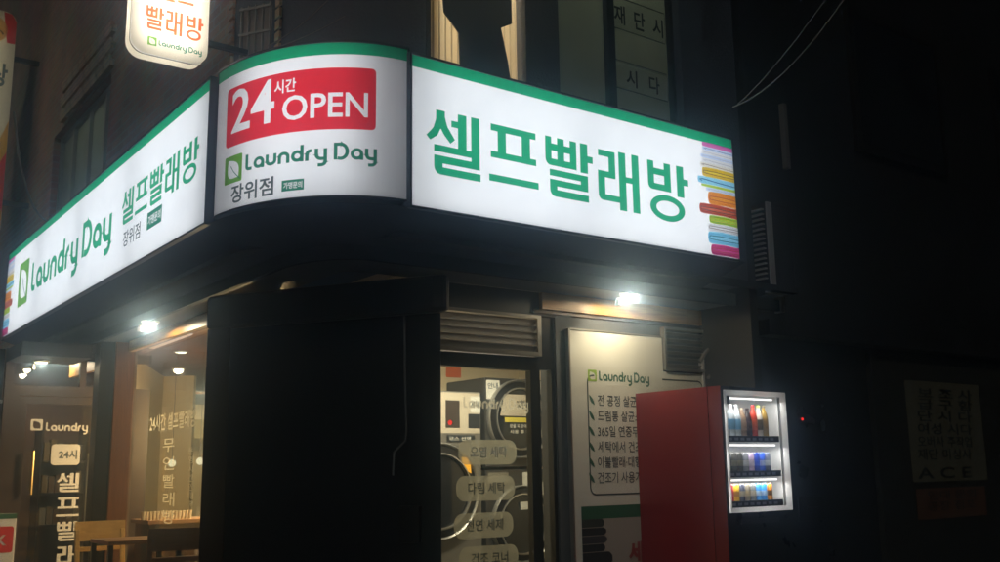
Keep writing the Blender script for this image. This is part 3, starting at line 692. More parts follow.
for k in range(7):
    q = PX(188, 450 + k * 9, 0, gx); cc.add('lettering', fit(font('운영시간안내문'[k], .0), 4.6 - q.y - .05, q.z - .03, .10, .05), vinyl('vinyl_small%d' % k, (.80, .75, .62), .6))

# ------------------------------------------------------------------ the signs
def sign(name, label, fn, L, z0, z1, depth, tubes, curve=0, mtube='tube', margin=.0, base=None, band=True, sheet='face'):
    t = thing(name, label, 'sign', base)
    N = max(2, int(L / curve) + 1) if curve else 2
    us = [L * k / (N - 1) for k in range(N)]
    def strip(z, wa, wb):
        mb = MB(); n = len(us); mb.raw([fn(u, z, wa) for u in us] + [fn(u, z, wb) for u in us], [(i, i + 1, n + i + 1, n + i) for i in range(n - 1)]); return mb
    sh = MB(); n = len(us); T = .012
    def shell(zlo, zhi, u0, u1_, wa, wb):
        uu = [u for u in us if u0 <= u <= u1_] if curve else [u0, u1_]
        if len(uu) < 2: uu = [u0, u1_]
        k = len(uu); vs = [fn(u, z, w_) for z in (zlo, zhi) for w_ in (wa, wb) for u in uu]
        fs = []
        for i in range(k - 1): fs += [(i, i + 1, k + i + 1, k + i), (2 * k + i, 2 * k + i + 1, 3 * k + i + 1, 3 * k + i), (i, i + 1, 2 * k + i + 1, 2 * k + i), (k + i, k + i + 1, 3 * k + i + 1, 3 * k + i)]
        fs += [(0, k, 3 * k, 2 * k), (k - 1, 2 * k - 1, 4 * k - 1, 3 * k - 1)]
        sh.raw(vs, fs)
    shell(z0 - T, z0, 0, L, .006, -depth); shell(z1, z1 + T, 0, L, .006, -depth); shell(z0, z1, 0, L, -depth, -depth - T)
    shell(z0 - T, z1 + T, -T, -.0005, .006, -depth - T); shell(z0 - T, z1 + T, L + .0005, L + T, .006, -depth - T)
    obj('cabinet', sh, 'sign_shell', t)
    ln_ = MB(); ln_.sheet = True
    for a in (strip(z0 + .002, -.01, -depth + .002), strip(z1 - .002, -.01, -depth + .002)): ln_.raw(a.v, a.f)
    k = len(us); ln_.raw([fn(u, z, -depth + .003) for z in (z0, z1) for u in us], [(i, i + 1, k + i + 1, k + i) for i in range(k - 1)])
    for u in (.002, L - .002): ln_.quad(fn(u, z0, -.01), fn(u, z1, -.01), fn(u, z1, -depth + .004), fn(u, z0, -depth + .004))
    obj('reflector', ln_, 'sign_white', t)
    fp = MB(); fp.sheet = True; fp.raw([fn(u, z, 0) for z in (z0 + .001, z1 - .001) for u in us], [(i, i + 1, k + i + 1, k + i) for i in range(k - 1)])
    obj('face_panel', fp, sheet, t)
    for p0, p1 in tubes:
        tb = MB(); steps = 8 if curve else 1
        tb.tube([fn(p0[0] + (p1[0] - p0[0]) * q / steps, p0[1] + (p1[1] - p0[1]) * q / steps, -depth + .07) for q in range(steps + 1)], .013, 8)
        obj('fluorescent_tube', tb, mtube, t, smooth=True)
    cv = Canvas(fn, t, curve)
    if band: cv.add('green_band', [rect(0.001, z1 - .064, L - .001, z1 - .001)], 'film_green')
    return t, cv

# right sign
ZB, ZT = 2.702, 3.502
fR = lambda u, v, w_: Vector((.727 + u, -w_, v))
RL = 2.444
rows = [ZB + .10 + .2 * k for k in range(4)]
tR, cR = sign('shop_sign', 'long white backlit sign with big green Korean letters on the right side of the building', fR, RL, ZB, ZT, .24,
              [((.06 + 1.19 * c, z), (1.19 + 1.19 * c, z)) for z in rows for c in (0, 1)], base=(1.95, .12, ZB))
for chh in '셀프빨래방': cR.add('lettering', xf(HG[chh], .001, .001, -.727, ZB), 'film_green')
towels(cR, tR, RL - .001, ZB, .738, 1)
# left sign
LY0, LY1 = .89, 6.21; LL = LY1 - LY0
fL = lambda u, v, w_: Vector((-w_, LY1 - u, v))
tL, cL = sign('shop_sign', 'long white backlit sign with leaf logo and green lettering on the left street front', fL, LL, ZB, ZT, .24,
              [((.06 + 1.31 * c, z), (1.26 + 1.31 * c, z)) for z in rows for c in range(4)], base=(.12, 3.5, ZB))
uL = lambda y: LY1 - y
badge(cL, uL(5.66), 2.905, .40, 'film_lime', 'film_green_d')
cL.add('lettering', fit(LOGO, uL(5.12), 2.975 - .105, 2.47, .385), 'film_green')
cL.add('lettering', fit(hangul('셀프빨래방'), uL(2.45), 2.985, 1.43, .24), 'film_green')
cL.add('lettering', fit(font('장위점', .012), uL(2.385), 2.845, .36, .105), 'film_grey')
tg = fit(font('가맹문의', .02), uL(1.87), 2.885, .235, .058)
cL.add('green_tag', [cut(rect(uL(1.89), 2.86, uL(1.615), 2.967), [tg])], 'film_green_d')
towels(cL, tL, .001, ZB, .738, -1)
# curved corner sign
AX, AY, ARX, ARY = .74, .90, .70, .87
CL = 1.24
def fC(u, v, w_):
    a = radians(88.2 - (88.2 - 1.8) * u / CL)
    return Vector((AX - (ARX + w_) * sin(a), AY - (ARY + w_) * cos(a), v))
def uC(a): return (88.2 - a) / 86.4 * CL
tC, cC = sign('corner_sign', 'curved backlit corner sign with a red 24 hour OPEN box above the leaf logo', fC, CL, 2.735, 3.535, .19,
              [((.25, z), (.98, z)) for z in (2.87, 3.06, 3.25, 3.44)], curve=.04, base=(.35, .4, 2.735))
c1, c2 = uC(80.6), uC(15.4)
holes = [fit(font('24', .016), uC(77.4), 3.145, uC(55.6) - uC(77.4), .235), fit(font('OPEN', .014), uC(52.2), 3.138, uC(18.6) - uC(52.2), .132), fit(font('시간', .022), uC(55.8), 3.29, uC(46.7) - uC(55.8), .073)]
cC.add('red_panel', [cut(rrect(c1, 3.075, c2, 3.40, .025), holes)], 'film_red')
badge(cC, uC(80.6), 2.875, .148, 'film_lime', 'film_green_d')
cC.add('lettering', fit(LOGO, uC(68.4), 2.885, uC(14.2) - uC(68.4), .128), 'film_green_d')
cC.add('lettering', fit(font('장위점', .02), uC(76), 2.762, uC(55) - uC(76), .098), 'film_grey')
tg = fit(font('가맹문의', .02), uC(50.8), 2.783, uC(43.4) - uC(50.8), .034)
cC.add('green_tag', [cut(rect(uC(51.5), 2.772, uC(42.7), 2.828), [tg])], 'film_green_d')
# small projecting sign above the left sign
PY = 1.10; px0, px1, pz0, pz1, PD = -.375, .050, 3.655, 4.38, .10
tP = thing('projecting_sign', 'small rounded cream light box with orange lettering jutting out above the left sign', 'sign', (-.16, 1.18, pz0))
sh = MB()
o_ = rrect(px0, pz0, px1, pz1, .085)[0]; i_ = rrect(px0 + .004, pz0 + .004, px1 - .004, pz1 - .004, .071)[0]; n = len(o_)
sh.raw([(x, PY + d, z) for d in (.012, PD) for x, z in o_], [(i, (i + 1) % n, n + (i + 1) % n, n + i) for i in range(n)]); sh.sheet = True
obj('cabinet', sh, film('cream_shell', (.86, .80, .68)), tP, smooth=True)
bk = MB(); bk.raw([(x, PY + PD, z) for x, z in o_], [tuple(range(n))]); obj('back_panel', bk, 'sign_white', tP)
gs = MB(); gs.sheet = True; g2 = rrect(px0 - .004, pz0 - .004, px1 + .004, pz1 + .004, .079)[0]; gs.raw([(x, PY + d, z) for d in (.004, .016) for x, z in g2], [(i, (i + 1) % n, n + (i + 1) % n, n + i) for i in range(n)]); obj('dark_seam', gs, 'frame_black', tP, smooth=True)
fp = MB(); fp.raw([(x, PY, z) for x, z in o_], [tuple(range(n))]); obj('face_panel', fp, film('cream_face', (.92, .87, .76)), tP)
for x in (-.27, -.165, -.06):
    tb = MB(); tb.tube([(x, PY + .06, pz0 + .07), (x, PY + .06, pz1 - .07)], .011, 8); obj('fluorescent_tube', tb, 'tube_bright', tP, smooth=True)
cP = Canvas(lambda u, v, w_: Vector((px0 + u, PY - w_, v)), tP)
cP.add('lettering', fit(hangul('빨래방'), .075, 3.79, .32, .145), 'film_orange')
cP.add('lettering', fit(hangul('셀프'), .135, 3.985, .20, .145), 'film_orange')
badge(cP, .09, 3.705, .05, 'film_lime', 'film_green_d'); cP.add('lettering', fit(LOGO, .15, 3.702, .245, .048), 'film_green_d')
for z in (3.80, 4.20): br = MB(); br.box(.056, .299, PY + .03, PY + .06, z, z + .03); obj('bracket', br, 'frame_black', tP)

# tall vertical light box of the next shop at the far left
VY = 7.0; tv = thing('vertical_sign', 'tall narrow beige light box sign with red and yellow edge at the far left', 'sign', (-.35, 7.1, 3.8))
vx0, vx1, vz0, vz1 = -.75, .03, 3.80, 6.30
vp = rrect(vx0, vz0, vx1, vz1, .12)[0]; n = len(vp)
sh = MB(); sh.sheet = True; sh.raw([(x, VY + d, z) for d in (.002, .22) for x, z in vp], [(i, (i + 1) % n, n + (i + 1) % n, n + i) for i in range(n)] + [tuple(range(n, 2 * n))]); obj('cabinet', sh, 'sign_shell', tv)
fp = MB(); fp.raw([(x, VY, z) for x, z in vp], [tuple(range(n))]); obj('face_panel', fp, film('beige_face', (.86, .78, .56)), tv)
for x in (-.55, -.2):
    tb = MB(); tb.tube([(x, VY + .12, vz0 + .1), (x, VY + .12, vz1 - .1)], .014, 8); obj('fluorescent_tube', tb, 'tube_warm', tv, smooth=True)
cV = Canvas(lambda u, v, w_: Vector((u, VY - w_, v)), tv)
e = [(.029, 3.95), (.029, 5.1)] + [(.029 - .15 * sin(pi * t) ** 1.2, 5.1 - 1.15 * t) for t in [k / 10 for k in range(1, 10)]]
cV.add('yellow_edge', [poly(e)], film('film_yellow', (.88, .50, .03)))
e = [(.0295, 4.1), (.0295, 4.75)] + [(.029 - .10 * sin(pi * t), 4.75 - .65 * t) for t in [k / 8 for k in range(1, 8)]]
cV.add('red_edge', [poly(e)], 'film_red')
cV.add('red_corner', [poly([(-.05, 5.95), (.029, 5.95), (.029, 6.2), (-.02, 6.28), (-.10, 6.29)])], 'film_red')
cV.add('printed_bun', [disc(-.20, 6.08, .15)], film('film_bun', (.75, .42, .12))); cV.add('bun_line', [ribbon(arc(-.20, 6.02, .11, .07, 10, 170), .016)], film('film_bunline', (.2, .08, .02)))
cV.add('lettering', fit(font('상', .03), -.19, 5.45, .17, .26), 'film_grey'); cV.add('lettering', fit(font('.', .03), -.02, 4.02, .035, .035), 'film_grey')
for z in (4.2, 5.8): vb = MB(); vb.box(.0301, .299, 7.08, 7.12, z, z + .05); obj('bracket', vb, 'frame_black', tv)

# ------------------------------------------------------------------ lamps
def lamp(loc, label, energy, group='spot lamps under the canopy', stem=0):
    x, y, z = loc; t = thing('spot_lamp', label, 'lamp', loc, group)
    h = MB(); h.lathe([(.066, 0), (.068, -.008), (.062, -.014), (.052, -.015)], (x, y, z)); obj('housing', h, 'alu', t, smooth=True)
    b = MB(); b.lathe([(.050, -.0155), (.050, -.019), (.02, -.022)], (x, y, z)); obj('lens', b, 'lamp_white', t, smooth=True)
    a = MB(); a.tube([(x - .02, y + .03, z - .012), (x - .05, y + .05, z - .035)], .006); a.lathe([(.010, 0), (.020, -.02), (.022, -.045)], (x - .055, y + .05, z - .028), n=12); obj('side_spot', a, 'alu', t, smooth=True)
    if stem: a = MB(); a.tube([(x, y, z + .001), (x, y, z + stem)], .012); obj('stem', a, 'alu_dull', t)
    d = bpy.data.lights.new('lamp_light', 'SPOT'); d.energy = energy; d.color = (1, .84, .56); d.spot_size = radians(180); d.spot_blend = .12; d.shadow_soft_size = .035
    o = bpy.data.objects.new('lamp_light', d); C.objects.link(o); o.parent = t; o.location = (0, 0, -.024)
    return t
lamp((2.68, .50, 2.511), 'round spot lamp lit under the canopy above the white service board', 27)
lamp((.46, 3.24, 2.511), 'round spot lamp lit under the canopy above the cafe chairs', 20)
lamp((.13, 5.15, 2.386), 'round spot lamp in the low dark soffit before the glass entrance door', 6)

def area(name, loc, sx, sy, energy, col, parent=None):
    d = bpy.data.lights.new(name, 'AREA'); d.shape = 'RECTANGLE'; d.size = sx; d.size_y = sy; d.energy = energy; d.color = col
    o = bpy.data.objects.new(name, d); C.objects.link(o)
    if parent: o.parent = parent; o.location = Vector(loc) - LOC[parent.name]
    else: o.location = loc
    return o
# ceiling fittings indoors
t = thing('ceiling_light', 'flat ceiling light inside the laundry room', 'ceiling light', (2.3, 1.6, 2.52))
h = MB(); h.box(1.9, 2.7, 1.5, 1.7, 2.52, 2.549); obj('housing', h, 'sign_white', t); h = MB(); h.box(1.92, 2.68, 1.52, 1.68, 2.512, 2.519); obj('diffuser', h, emit('ceiling_diffuser', (1, .90, .72), 1.2), t)
area('ceiling_lamp', (2.3, 1.6, 2.50),   .76, .16, 52, (1, .88, .66), t)
for nm, lc, pw, lab in (('a', (2.6, 1.15, 5.5), 10, 'plain ceiling lamp in the upstairs room behind the job notices'), ('b', (1.25, 5.0, 5.2), 9, 'ceiling lamp added in the upstairs room to brighten the window on the brick left front')):  # the left front lamp is added to brighten its window panes
    t = thing('room_lamp', lab, 'ceiling light', lc)
    h = MB(); h.lathe([(.12, .035), (.13, 0), (.04, -.02)], lc, n=16); obj('shade', h, emit('dim_shade_' + nm, (.9, 1, .75), 1.2), t)
    area('room_lamp_light', (lc[0], lc[1], lc[2] - .04), .3, .3, pw, (.95, 1.0, .84), t)
t = thing('room_lamp', 'plain ceiling lamp in the upstairs room behind the vertical blind', 'ceiling light', (1.40, 1.05, 5.42))
h = MB(); h.lathe([(.12, .035), (.13, 0), (.04, -.02)], (1.40, 1.05, 5.42), n=16); obj('shade', h, emit('room_shade', (1, .86, .6), 2), t)
area('room_lamp_light', (1.40, 1.05, 5.38), .3, .3, 42, (1, .88, .66), t)
a, b = PX(152, 348, 2, 2.57), PX(190, 334, 2, 2.57)  # added glowing strip, stands in for a reflection on the ceiling
t = thing('reflection_strip', 'long thin glowing strip added as a reflection on the brown cafe ceiling', 'ceiling light', (a + b) / 2)
h = MB(); h.bar(a + Vector((0, 0, .003)), b + Vector((0, 0, .003)), .06, .008); obj('housing', h, 'alu', t); h = MB(); h.bar(a - Vector((0, 0, .004)), b - Vector((0, 0, .004)), .045, .005); obj('diffuser', h, 'reflection_glow', t)
q = PX(181, 352, 2, 2.57); t = thing('downlight', 'small round downlight in the brown cafe ceiling', 'ceiling light', q)
h = MB(); h.lathe([(.07, .008), (.075, 0), (.06, -.004)], q, n=16); obj('trim_ring', h, 'alu', t); h = MB(); h.lathe([(.055, -.0045), (.05, -.008)], q, n=16); obj('lens', h, emit('downlight_lens', (1, .9, .7), 5), t)

lc = Vector((1.80, 4.55, 1.95)); t = thing('pendant_lamp', 'larger pendant added as fill light for the cafe walls, hidden behind the black corner pillar', 'lamp', lc)  # out of view, added to light the cafe walls
h = MB(); h.lathe([(.17, .02), (.165, .025), (.05, .15), (.02, .16)], lc, n=18); obj('shade', h, 'wood_dark', t, smooth=True)
h = MB(); h.tube([lc + Vector((0, 0, .16)), (lc.x, lc.y, 2.575)], .003, 6); obj('cord', h, 'cable', t)
d = bpy.data.lights.new('cafe_fill_light', 'POINT'); d.energy = 270; d.color = (1, .71, .35); d.shadow_soft_size = .11
o = bpy.data.objects.new('cafe_fill_light', d); C.objects.link(o); o.parent = t; o.location = (0, 0, -.10)
for k, (px_, py_) in enumerate(((172, 463), (200, 461))):
    q = PX(px_, py_, 1, 5.3); t = thing('pendant_lamp', ('small glowing globe pendant nearer the timber post' if k == 0 else 'small glowing globe pendant nearer the black corner pillar'), 'lamp', q, 'globe pendants in the cafe')
    h = MB(); r = .034
    h.lathe([(r * sin(radians(a_)) + .0005, -r * cos(radians(a_))) for a_ in range(0, 181, 15)], q, n=14); obj('globe', h, 'bulb', t, smooth=True)
    h = MB(); h.tube([q + Vector((0, 0, r)), (q.x, q.y, 2.575)], .0025, 6); obj('cord', h, 'cable', t)

# ------------------------------------------------------------------ service board beside the door
t = thing('service_board', 'tall white service board with a green framed list beside the laundry door', 'sign board', (2.9, .77, .12))
bd = MB()
bd.prism([(2.37, .0), (2.37, 0), (3.66, 0), (3.66, 0)], 0, 0) if False else None
bd.raw([(2.372, y, z) for y in (.755, .779) for z in ()], [])
ol = [(2.372, .12), (3.66, .12), (3.66, 2.05), (3.215, 2.05), (3.215, 2.285), (2.372, 2.285)]; n = len(ol)
bd.raw([(x, .752, z) for x, z in ol] + [(x, .779, z) for x, z in ol], [tuple(range(n)), tuple(range(n, 2 * n))[::-1]] + [(i, (i + 1) % n, n + (i + 1) % n, n + i) for i in range(n)])
obj('panel', bd, 'board_white', t, bevel=.003)
ed = MB(); ed.box(2.360, 2.3715, .745, .779, .12, 2.29); ed.box(2.372, 3.215, .745, .779, 2.2855, 2.295); obj('edge_trim', ed, 'alu', t)
cB = Canvas(lambda u, v, w_: Vector((u, .7518 - w_, v)), t)
fx0, fx1, fz0, fz1 = 2.515, 3.60, 1.235, 1.995
rr = rrect(fx0, fz0, fx1, fz1, .045, 6)[0]
# open rounded frame: starts left of the logo, runs round and ends right of it
fr_ = [(2.575, fz1), (fx0 + .045, fz1)] + [(fx0 + .045 - .045 * sin(radians(a)), fz1 - .045 + .045 * cos(radians(a))) for a in (22, 45, 68, 90)] + [(fx0, fz0 + .045)] + \
      [(fx0 + .045 - .045 * cos(radians(a)), fz0 + .045 - .045 * sin(radians(a))) for a in (22, 45, 68, 90)] + [(fx1 - .045, fz0)] + [(fx1 - .045 + .045 * sin(radians(a)), fz0 + .045 - .045 * cos(radians(a))) for a in (30, 60, 90)] + \
      [(fx1, fz1 - .045)] + [(fx1 - .045 + .045 * cos(radians(a)), fz1 - .045 + .045 * sin(radians(a))) for a in (30, 60, 90)] + [(3.20, fz1)]
cB.add('frame_line', [ribbon(fr_, .010)], 'ink_dark')
q = PX(588, 381, 1, .752); s_ = .075
b_ = cB.add('logo_badge', [cut(rrect(q.x, q.z, q.x + s_, q.z + s_, .005), [xf([leaf()], s_, s_, q.x, q.z)])], 'ink_lime')
cB.add('lettering', fit(LOGO, q.x + .095, q.z - .018, .465, .096), 'ink_green', step=False)
for k, tx in enumerate(('전 공정 살균세탁', '드럼통 살균소독', '365일 연중무휴', '세탁에서 건조까지', '이불빨래·대형세탁', '건조기 사용가능')):
    q = PX(589, 400 + 15.6 * k, 1, .752); z = q.z - .035
    cB.add('leaf_bullet', [xf([SLIM], .048, .066, q.x, z + .004)[0]], 'ink_green', step=False)
    sh_ = font(tx, .010); bnd = bounds(sh_); cB.add('lettering', fit(sh_, q.x + .075, z, (bnd[1] - bnd[0]) * .068, .072), 'ink_dark', step=False)
# lower poster pasted on the board
po_ = thing('poster', 'poster with dark towels and a green band at the foot of the service board', 'poster', (2.8, .751, .5))
cQ = Canvas(lambda u, v, w_: Vector((u, .7506 - w_, v)), po_)
cQ.add('poster_sheet', [rect(2.43, .35, 3.55, 1.165)], mat('poster_paper', (.42, .38, .33), .6, var=.05))
cQ.add('poster_band', [rect(2.43, 1.085, 3.55, 1.165)], 'ink_green')
for k, (z, hh, L_) in enumerate(((1.035, .05, .19), (.985, .045, .205), (.935, .045, .21), (.885, .045, .19), (.80, .08, .25), (.70, .09, .23), (.60, .09, .26))):
    cQ.add('printed_towel', [poly([(2.43, z), (2.43 + L_ * .9, z), (2.43 + L_, z + hh * .3), (2.43 + L_, z + hh * .7), (2.43 + L_ * .9, z + hh), (2.43, z + hh)])], ('ink_dark', 'ink_black', 'cable', 'ink_black', 'ink_black', 'ink_dark', 'ink_black')[k])
cQ.add('lettering', fit(font('세탁', .04), 2.82, .80, .28, .13), 'ink_red')

# ventilation grille above the board, hoses and pale strip by it
t = thing('vent_grille', 'dull metal slatted vent grille above the vending machine', 'vent', (3.46, .77, 2.06))
vg = MB(); vg.box(3.225, 3.71, .735, .779, 2.345, 2.365); vg.box(3.225, 3.71, .735, .779, 2.06, 2.08); vg.box(3.225, 3.245, .735, .779, 2.08, 2.345); vg.box(3.69, 3.71, .735, .779, 2.08, 2.345); obj('frame', vg, 'alu_dull', t)
for k in range(6):
    s = MB(); z = 2.10 + k * .044; s.bar((3.245, .758, z), (3.69, .758, z), .03, .005, (0, .6, .8)); obj('slat', s, 'alu_dull', t)
for k, (pts, r, m_) in enumerate((([(722, 322), (716, 342), (706, 352), (700, 362)], .014, 'cable_grey'), ([(724, 335), (714, 350), (716, 368), (708, 378)], .012, 'cable_grey'), ([(716, 325), (722, 350), (720, 380), (718, 400)], .012, 'cable'))):
    h = MB(); P_ = [PX(*q, 1, .70) for q in pts]; dense = []
    for i in range(len(P_) - 1):
        for s in range(6):
            tt = s / 6; a0 = P_[max(0, i - 1)]; a1 = P_[i]; a2 = P_[i + 1]; a3 = P_[min(len(P_) - 1, i + 2)]
            dense.append(.5 * (2 * a1 + (a2 - a0) * tt + (2 * a0 - 5 * a1 + 4 * a2 - a3) * tt ** 2 + (3 * a1 - a0 - 3 * a2 + a3) * tt ** 3))
    dense.append(P_[-1]); h.tube(dense, r); tag(obj('hose', h, m_, smooth=True), ('pale hose curving out of the vent grille', 'pale hose looping below the vent grille', 'dark hose hanging straight down behind the vending machine')[k], 'hose', 'hoses beside the vent grille')
h = MB(); a, b = PX(727, 345, 1, .70), PX(735, 375, 1, .70); h.box(a.x, b.x, .70, .779, b.z, a.z); tag(obj('pipe_cover', h, 'ac_white', bevel=.006), 'short pale vertical pipe cover on the wall right of the hoses', 'pipe cover')
h = MB(); h.box(3.60, 3.635, .74, .779, 1.92, 2.16); tag(obj('cable_cover', h, 'ac_white', bevel=.004), 'thin pale cable cover just left of the hoses', 'cable cover')

# ------------------------------------------------------------------ vending machine
vx0, vx1, vy0, vy1, vz0, vz1 = 2.93, 3.95, 0.0, .74, .102, 1.885
V = thing('vending_machine', 'drinks vending machine with red side panel, black front and lit display', 'vending machine', (3.44, .37, .10))
wx0, wx1, wz0, wz1, wd = 2.955, 3.535, 1.125, 1.862, .24
b = MB(); b.box(vx0 + .004, vx1, vy0 + .28, vy1, vz0, vz1); obj('body', b, 'vend_black', V, bevel=.004)
b = MB(); b.box(vx0, vx0 + .003, vy0 + .11, vy1, vz0, vz1 + .002); obj('side_panel', b, 'red_paint', V)
b = MB(); b.box(vx0, vx0 + .003, vy0 + .002, vy0 + .104, vz0, vz1 + .002); obj('side_panel', b, 'red_paint', V)
b = MB(); b.box(vx0 + .004, vx1, vy0, vy0 + .279, wz1 + .001, vz1); b.box(vx0 + .004, vx1, vy0, vy0 + .279, vz0, wz0 - .001); b.box(vx0 + .004, wx0 - .001, vy0, vy0 + .279, wz0 - .001, wz1 + .001); b.box(wx1 + .001, vx1, vy0, vy0 + .279, wz0 - .001, wz1 + .001)
obj('front_door', b, 'vend_black', V)
b = MB(); b.sheet = True; Y0 = -.012
for x0_, x1_, z0_, z1_ in ((wx0, wx1, wz1 - .03, wz1), (wx0, wx1, wz0, wz0 + .028), (wx0, wx0 + .012, wz0 + .028, wz1 - .03), (wx1 - .06, wx1, wz0 + .028, wz1 - .03)):
    b.quad((x0_, Y0, z0_), (x1_, Y0, z0_), (x1_, Y0, z1_), (x0_, Y0, z1_))
for xx in (wx0, wx1): b.quad((xx, Y0, wz0), (xx, .05, wz0), (xx, .05, wz1), (xx, Y0, wz1))
for zz in (wz0, wz1): b.quad((wx0, Y0, zz), (wx1, Y0, zz), (wx1, .05, zz), (wx0, .05, zz))
obj('display_frame', b, 'vend_plastic', V)
b = MB(); b.sheet = True
b.quad((wx0, wd, wz0), (wx1, wd, wz0), (wx1, wd, wz1), (wx0, wd, wz1)); b.quad((wx0 + .002, .013, wz0), (wx0 + .002, wd, wz0), (wx0 + .002, wd, wz1), (wx0 + .002, .013, wz1)); b.quad((wx1 - .004, .051, wz0), (wx1 - .004, wd, wz0), (wx1 - .004, wd, wz1), (wx1 - .004, .051, wz1))
b.quad((wx0, .051, wz1 - .002), (wx1, .051, wz1 - .002), (wx1, wd, wz1 - .002), (wx0, wd, wz1 - .002)); b.quad((wx0, .051, wz0 + .002), (wx1, .051, wz0 + .002), (wx1, wd, wz0 + .002), (wx0, wd, wz0 + .002))
obj('display_recess', b, 'vend_white', V)
SH = [1.575, 1.362, 1.182]
for z in SH:
    s = MB(); s.box(wx0 + .006, wx1 - .062, .031, wd - .004, z - .012, z); sh_ = obj('shelf', s, 'vend_white', V)
    s = MB(); s.box(wx0 + .014, wx1 - .058, .014, .030, z - .028, z + .010); pr_ = obj('price_strip', s, 'vend_shelf', V)
    cS = Canvas(lambda u, v, w_: Vector((u, .0139 - w_, v)), pr_)
    cS.add('price_tags', [rect(wx0 + .04 + k * .056, z - .018, wx0 + .075 + k * .056, z - .002) for k in range(8)], mat('price_tag', (.30, .32, .42), .5))
for z in (wz1 - .034, 1.540, 1.328):
    s = MB(); s.tube([(wx0 + .03, .040, z - .012), (wx1 - .075, .040, z - .012)], .006, 8); obj('light_tube', s, 'led_white', V)
    a = area('display_light', (.5 * (wx0 + wx1), .042, z - .021), .46, .02, 1.35, (1, .98, .94), V)
g_ = MB(); g_.box(wx0 + .013, wx1 - .061, -.006, -.003, wz0 + .029, wz1 - .031); obj('display_glass', g_, 'glass_clear', V)
g_ = MB(); g_.box(wx0 + .02, wx0 + .055, .000, .006, wz1 - .085, wz1 - .035); obj('display_tag', g_, 'ink_dark', V)
q = PX(802, 419, 1, 0); h = MB(); h.lathe([(.009, .001), (.009, .006), (.004, .008)], q, 'Y', 10); obj('indicator_light', h, 'red_led', V)
b = MB(); b.box(3.60, 3.86, -.01, -.001, 1.05, 1.20); b.box(3.68, 3.80, -.02, -.0105, 1.12, 1.135); obj('coin_panel', b, 'frame_black', V, bevel=.002)
b = MB(); b.box(3.05, 3.40, -.008, -.001, 1.055, 1.085); obj('badge_strip', b, 'cable', V)
b = MB(); b.box(3.05, 3.55, -.012, -.001, .35, .55); obj('delivery_flap', b, 'frame_black', V, bevel=.003)

MAT = {}
def cm_(c, rough=.3):
    k = tuple(c)
    if k not in MAT: MAT[k] = mat('drink_colour', c, rough, var=.08, scale=20, coat=.3)
    return MAT[k]
def bottle(x, z, body, capc, lab, label, h=.205, group=None, bands=True):
    t = thing('drink_bottle', label, 'bottle', (x, .072, z + .0005), group); r = .0255
    m_ = MB(); m_.lathe([(r * .9, .001), (r, .008), (r, h * .62), (r * .82, h * .74), (r * .42, h * .88), (r * .38, h * .93)], (x, .072, z), n=14); bo = obj('body', m_, cm_(body, .2), t, smooth=True)
    m_ = MB(); m_.lathe([(r * .46, h * .931), (r * .46, h)], (x, .072, z), n=12); obj('cap', m_, cm_(capc), t, smooth=True)
    m_ = MB(); m_.lathe([(r * 1.03, h * .24), (r * 1.03, h * .56)], (x, .072, z), n=14); obj('wrapper', m_, cm_(lab), bo, smooth=True)
def can(x, z, body, lab, label, h=.118, group=None, tall=False):
    t = thing('drink_can', label, 'can', (x, .072, z + .0005), group); r = .0255
    m_ = MB(); m_.lathe([(r * .8, .001), (r, .008), (r, h - .012), (r * .82, h - .001)], (x, .072, z), n=14); bo = obj('body', m_, cm_(body, .25), t, smooth=True)
    m_ = MB(); m_.lathe([(r * .8, h - .001), (r * .8, h + .001), (r * .7, h)], (x, .072, z), n=14); obj('lid', m_, 'steel', bo)
    m_ = MB(); m_.lathe([(r * 1.02, h * .32), (r * 1.02, h * .6)], (x, .072, z), n=14); obj('colour_band', m_, cm_(lab, .3), bo, smooth=True)
gB = 'bottles on the top shelf of the vending machine'
X0 = wx0 + .088; D = .0525
b_ = [((.80, .88, .92), (.85, .88, .92), (.25, .55, .80), 'leftmost of the three clear water bottles with blue wrapper on the top shelf'), ((.80, .88, .92), (.85, .88, .92), (.25, .55, .80), 'middle one of the three clear water bottles with blue wrapper on the top shelf'),
      ((.80, .88, .92), (.85, .88, .92), (.25, .55, .80), 'rightmost of the three clear water bottles with blue wrapper on the top shelf'), ((.34, .22, .13), (.5, .4, .3), (.45, .30, .2), 'short tan coffee bottle beside the last water bottle'), ((.03, .02, .02), (.03, .02, .02), (.05, .02, .02), 'black cola bottle next to the red bottle'),
      ((.55, .05, .02), (.75, .04, .03), (.62, .10, .03), 'red drink bottle with a bright red cap'), ((.68, .64, .55), (.45, .6, .10), (.12, .10, .05), 'white bottle with lime green cap and dark print'), ((.36, .22, .03), (.12, .10, .06), (.30, .16, .03), 'amber tea bottle at the right end of the top shelf')]
for k, (bo, ca, la, lb) in enumerate(b_): bottle(X0 + k * D, SH[0], bo, ca, la, lb, .205 if k not in (3, 4) else .185, gB)
gC = 'cans on the middle shelf of the vending machine'
cs = [((.05, .055, .05), (.12, .11, .09), 'dark grey can at the left end of the middle shelf'), ((.06, .06, .055), (.16, .15, .10), 'second dark can from the left on the middle shelf'), ((.05, .05, .045), (.14, .14, .08), 'third dark can from the left on the middle shelf'), ((.16, .17, .19), (.4, .42, .45), 'silvery grey can beside the lilac can'),
      ((.36, .28, .42), (.5, .45, .55), 'lilac can in the middle of the middle shelf'), ((.03, .06, .35), (.05, .12, .6), 'dark blue can beside the lilac can'), ((.04, .10, .50), (.35, .42, .7), 'bright blue can second from the right on the middle shelf'), ((.12, .14, .20), (.45, .5, .55), 'slate can at the right end of the middle shelf')]
for k, (bo, la, lb) in enumerate(cs): can(X0 + k * D, SH[1], bo, la, lb, .122, gC)
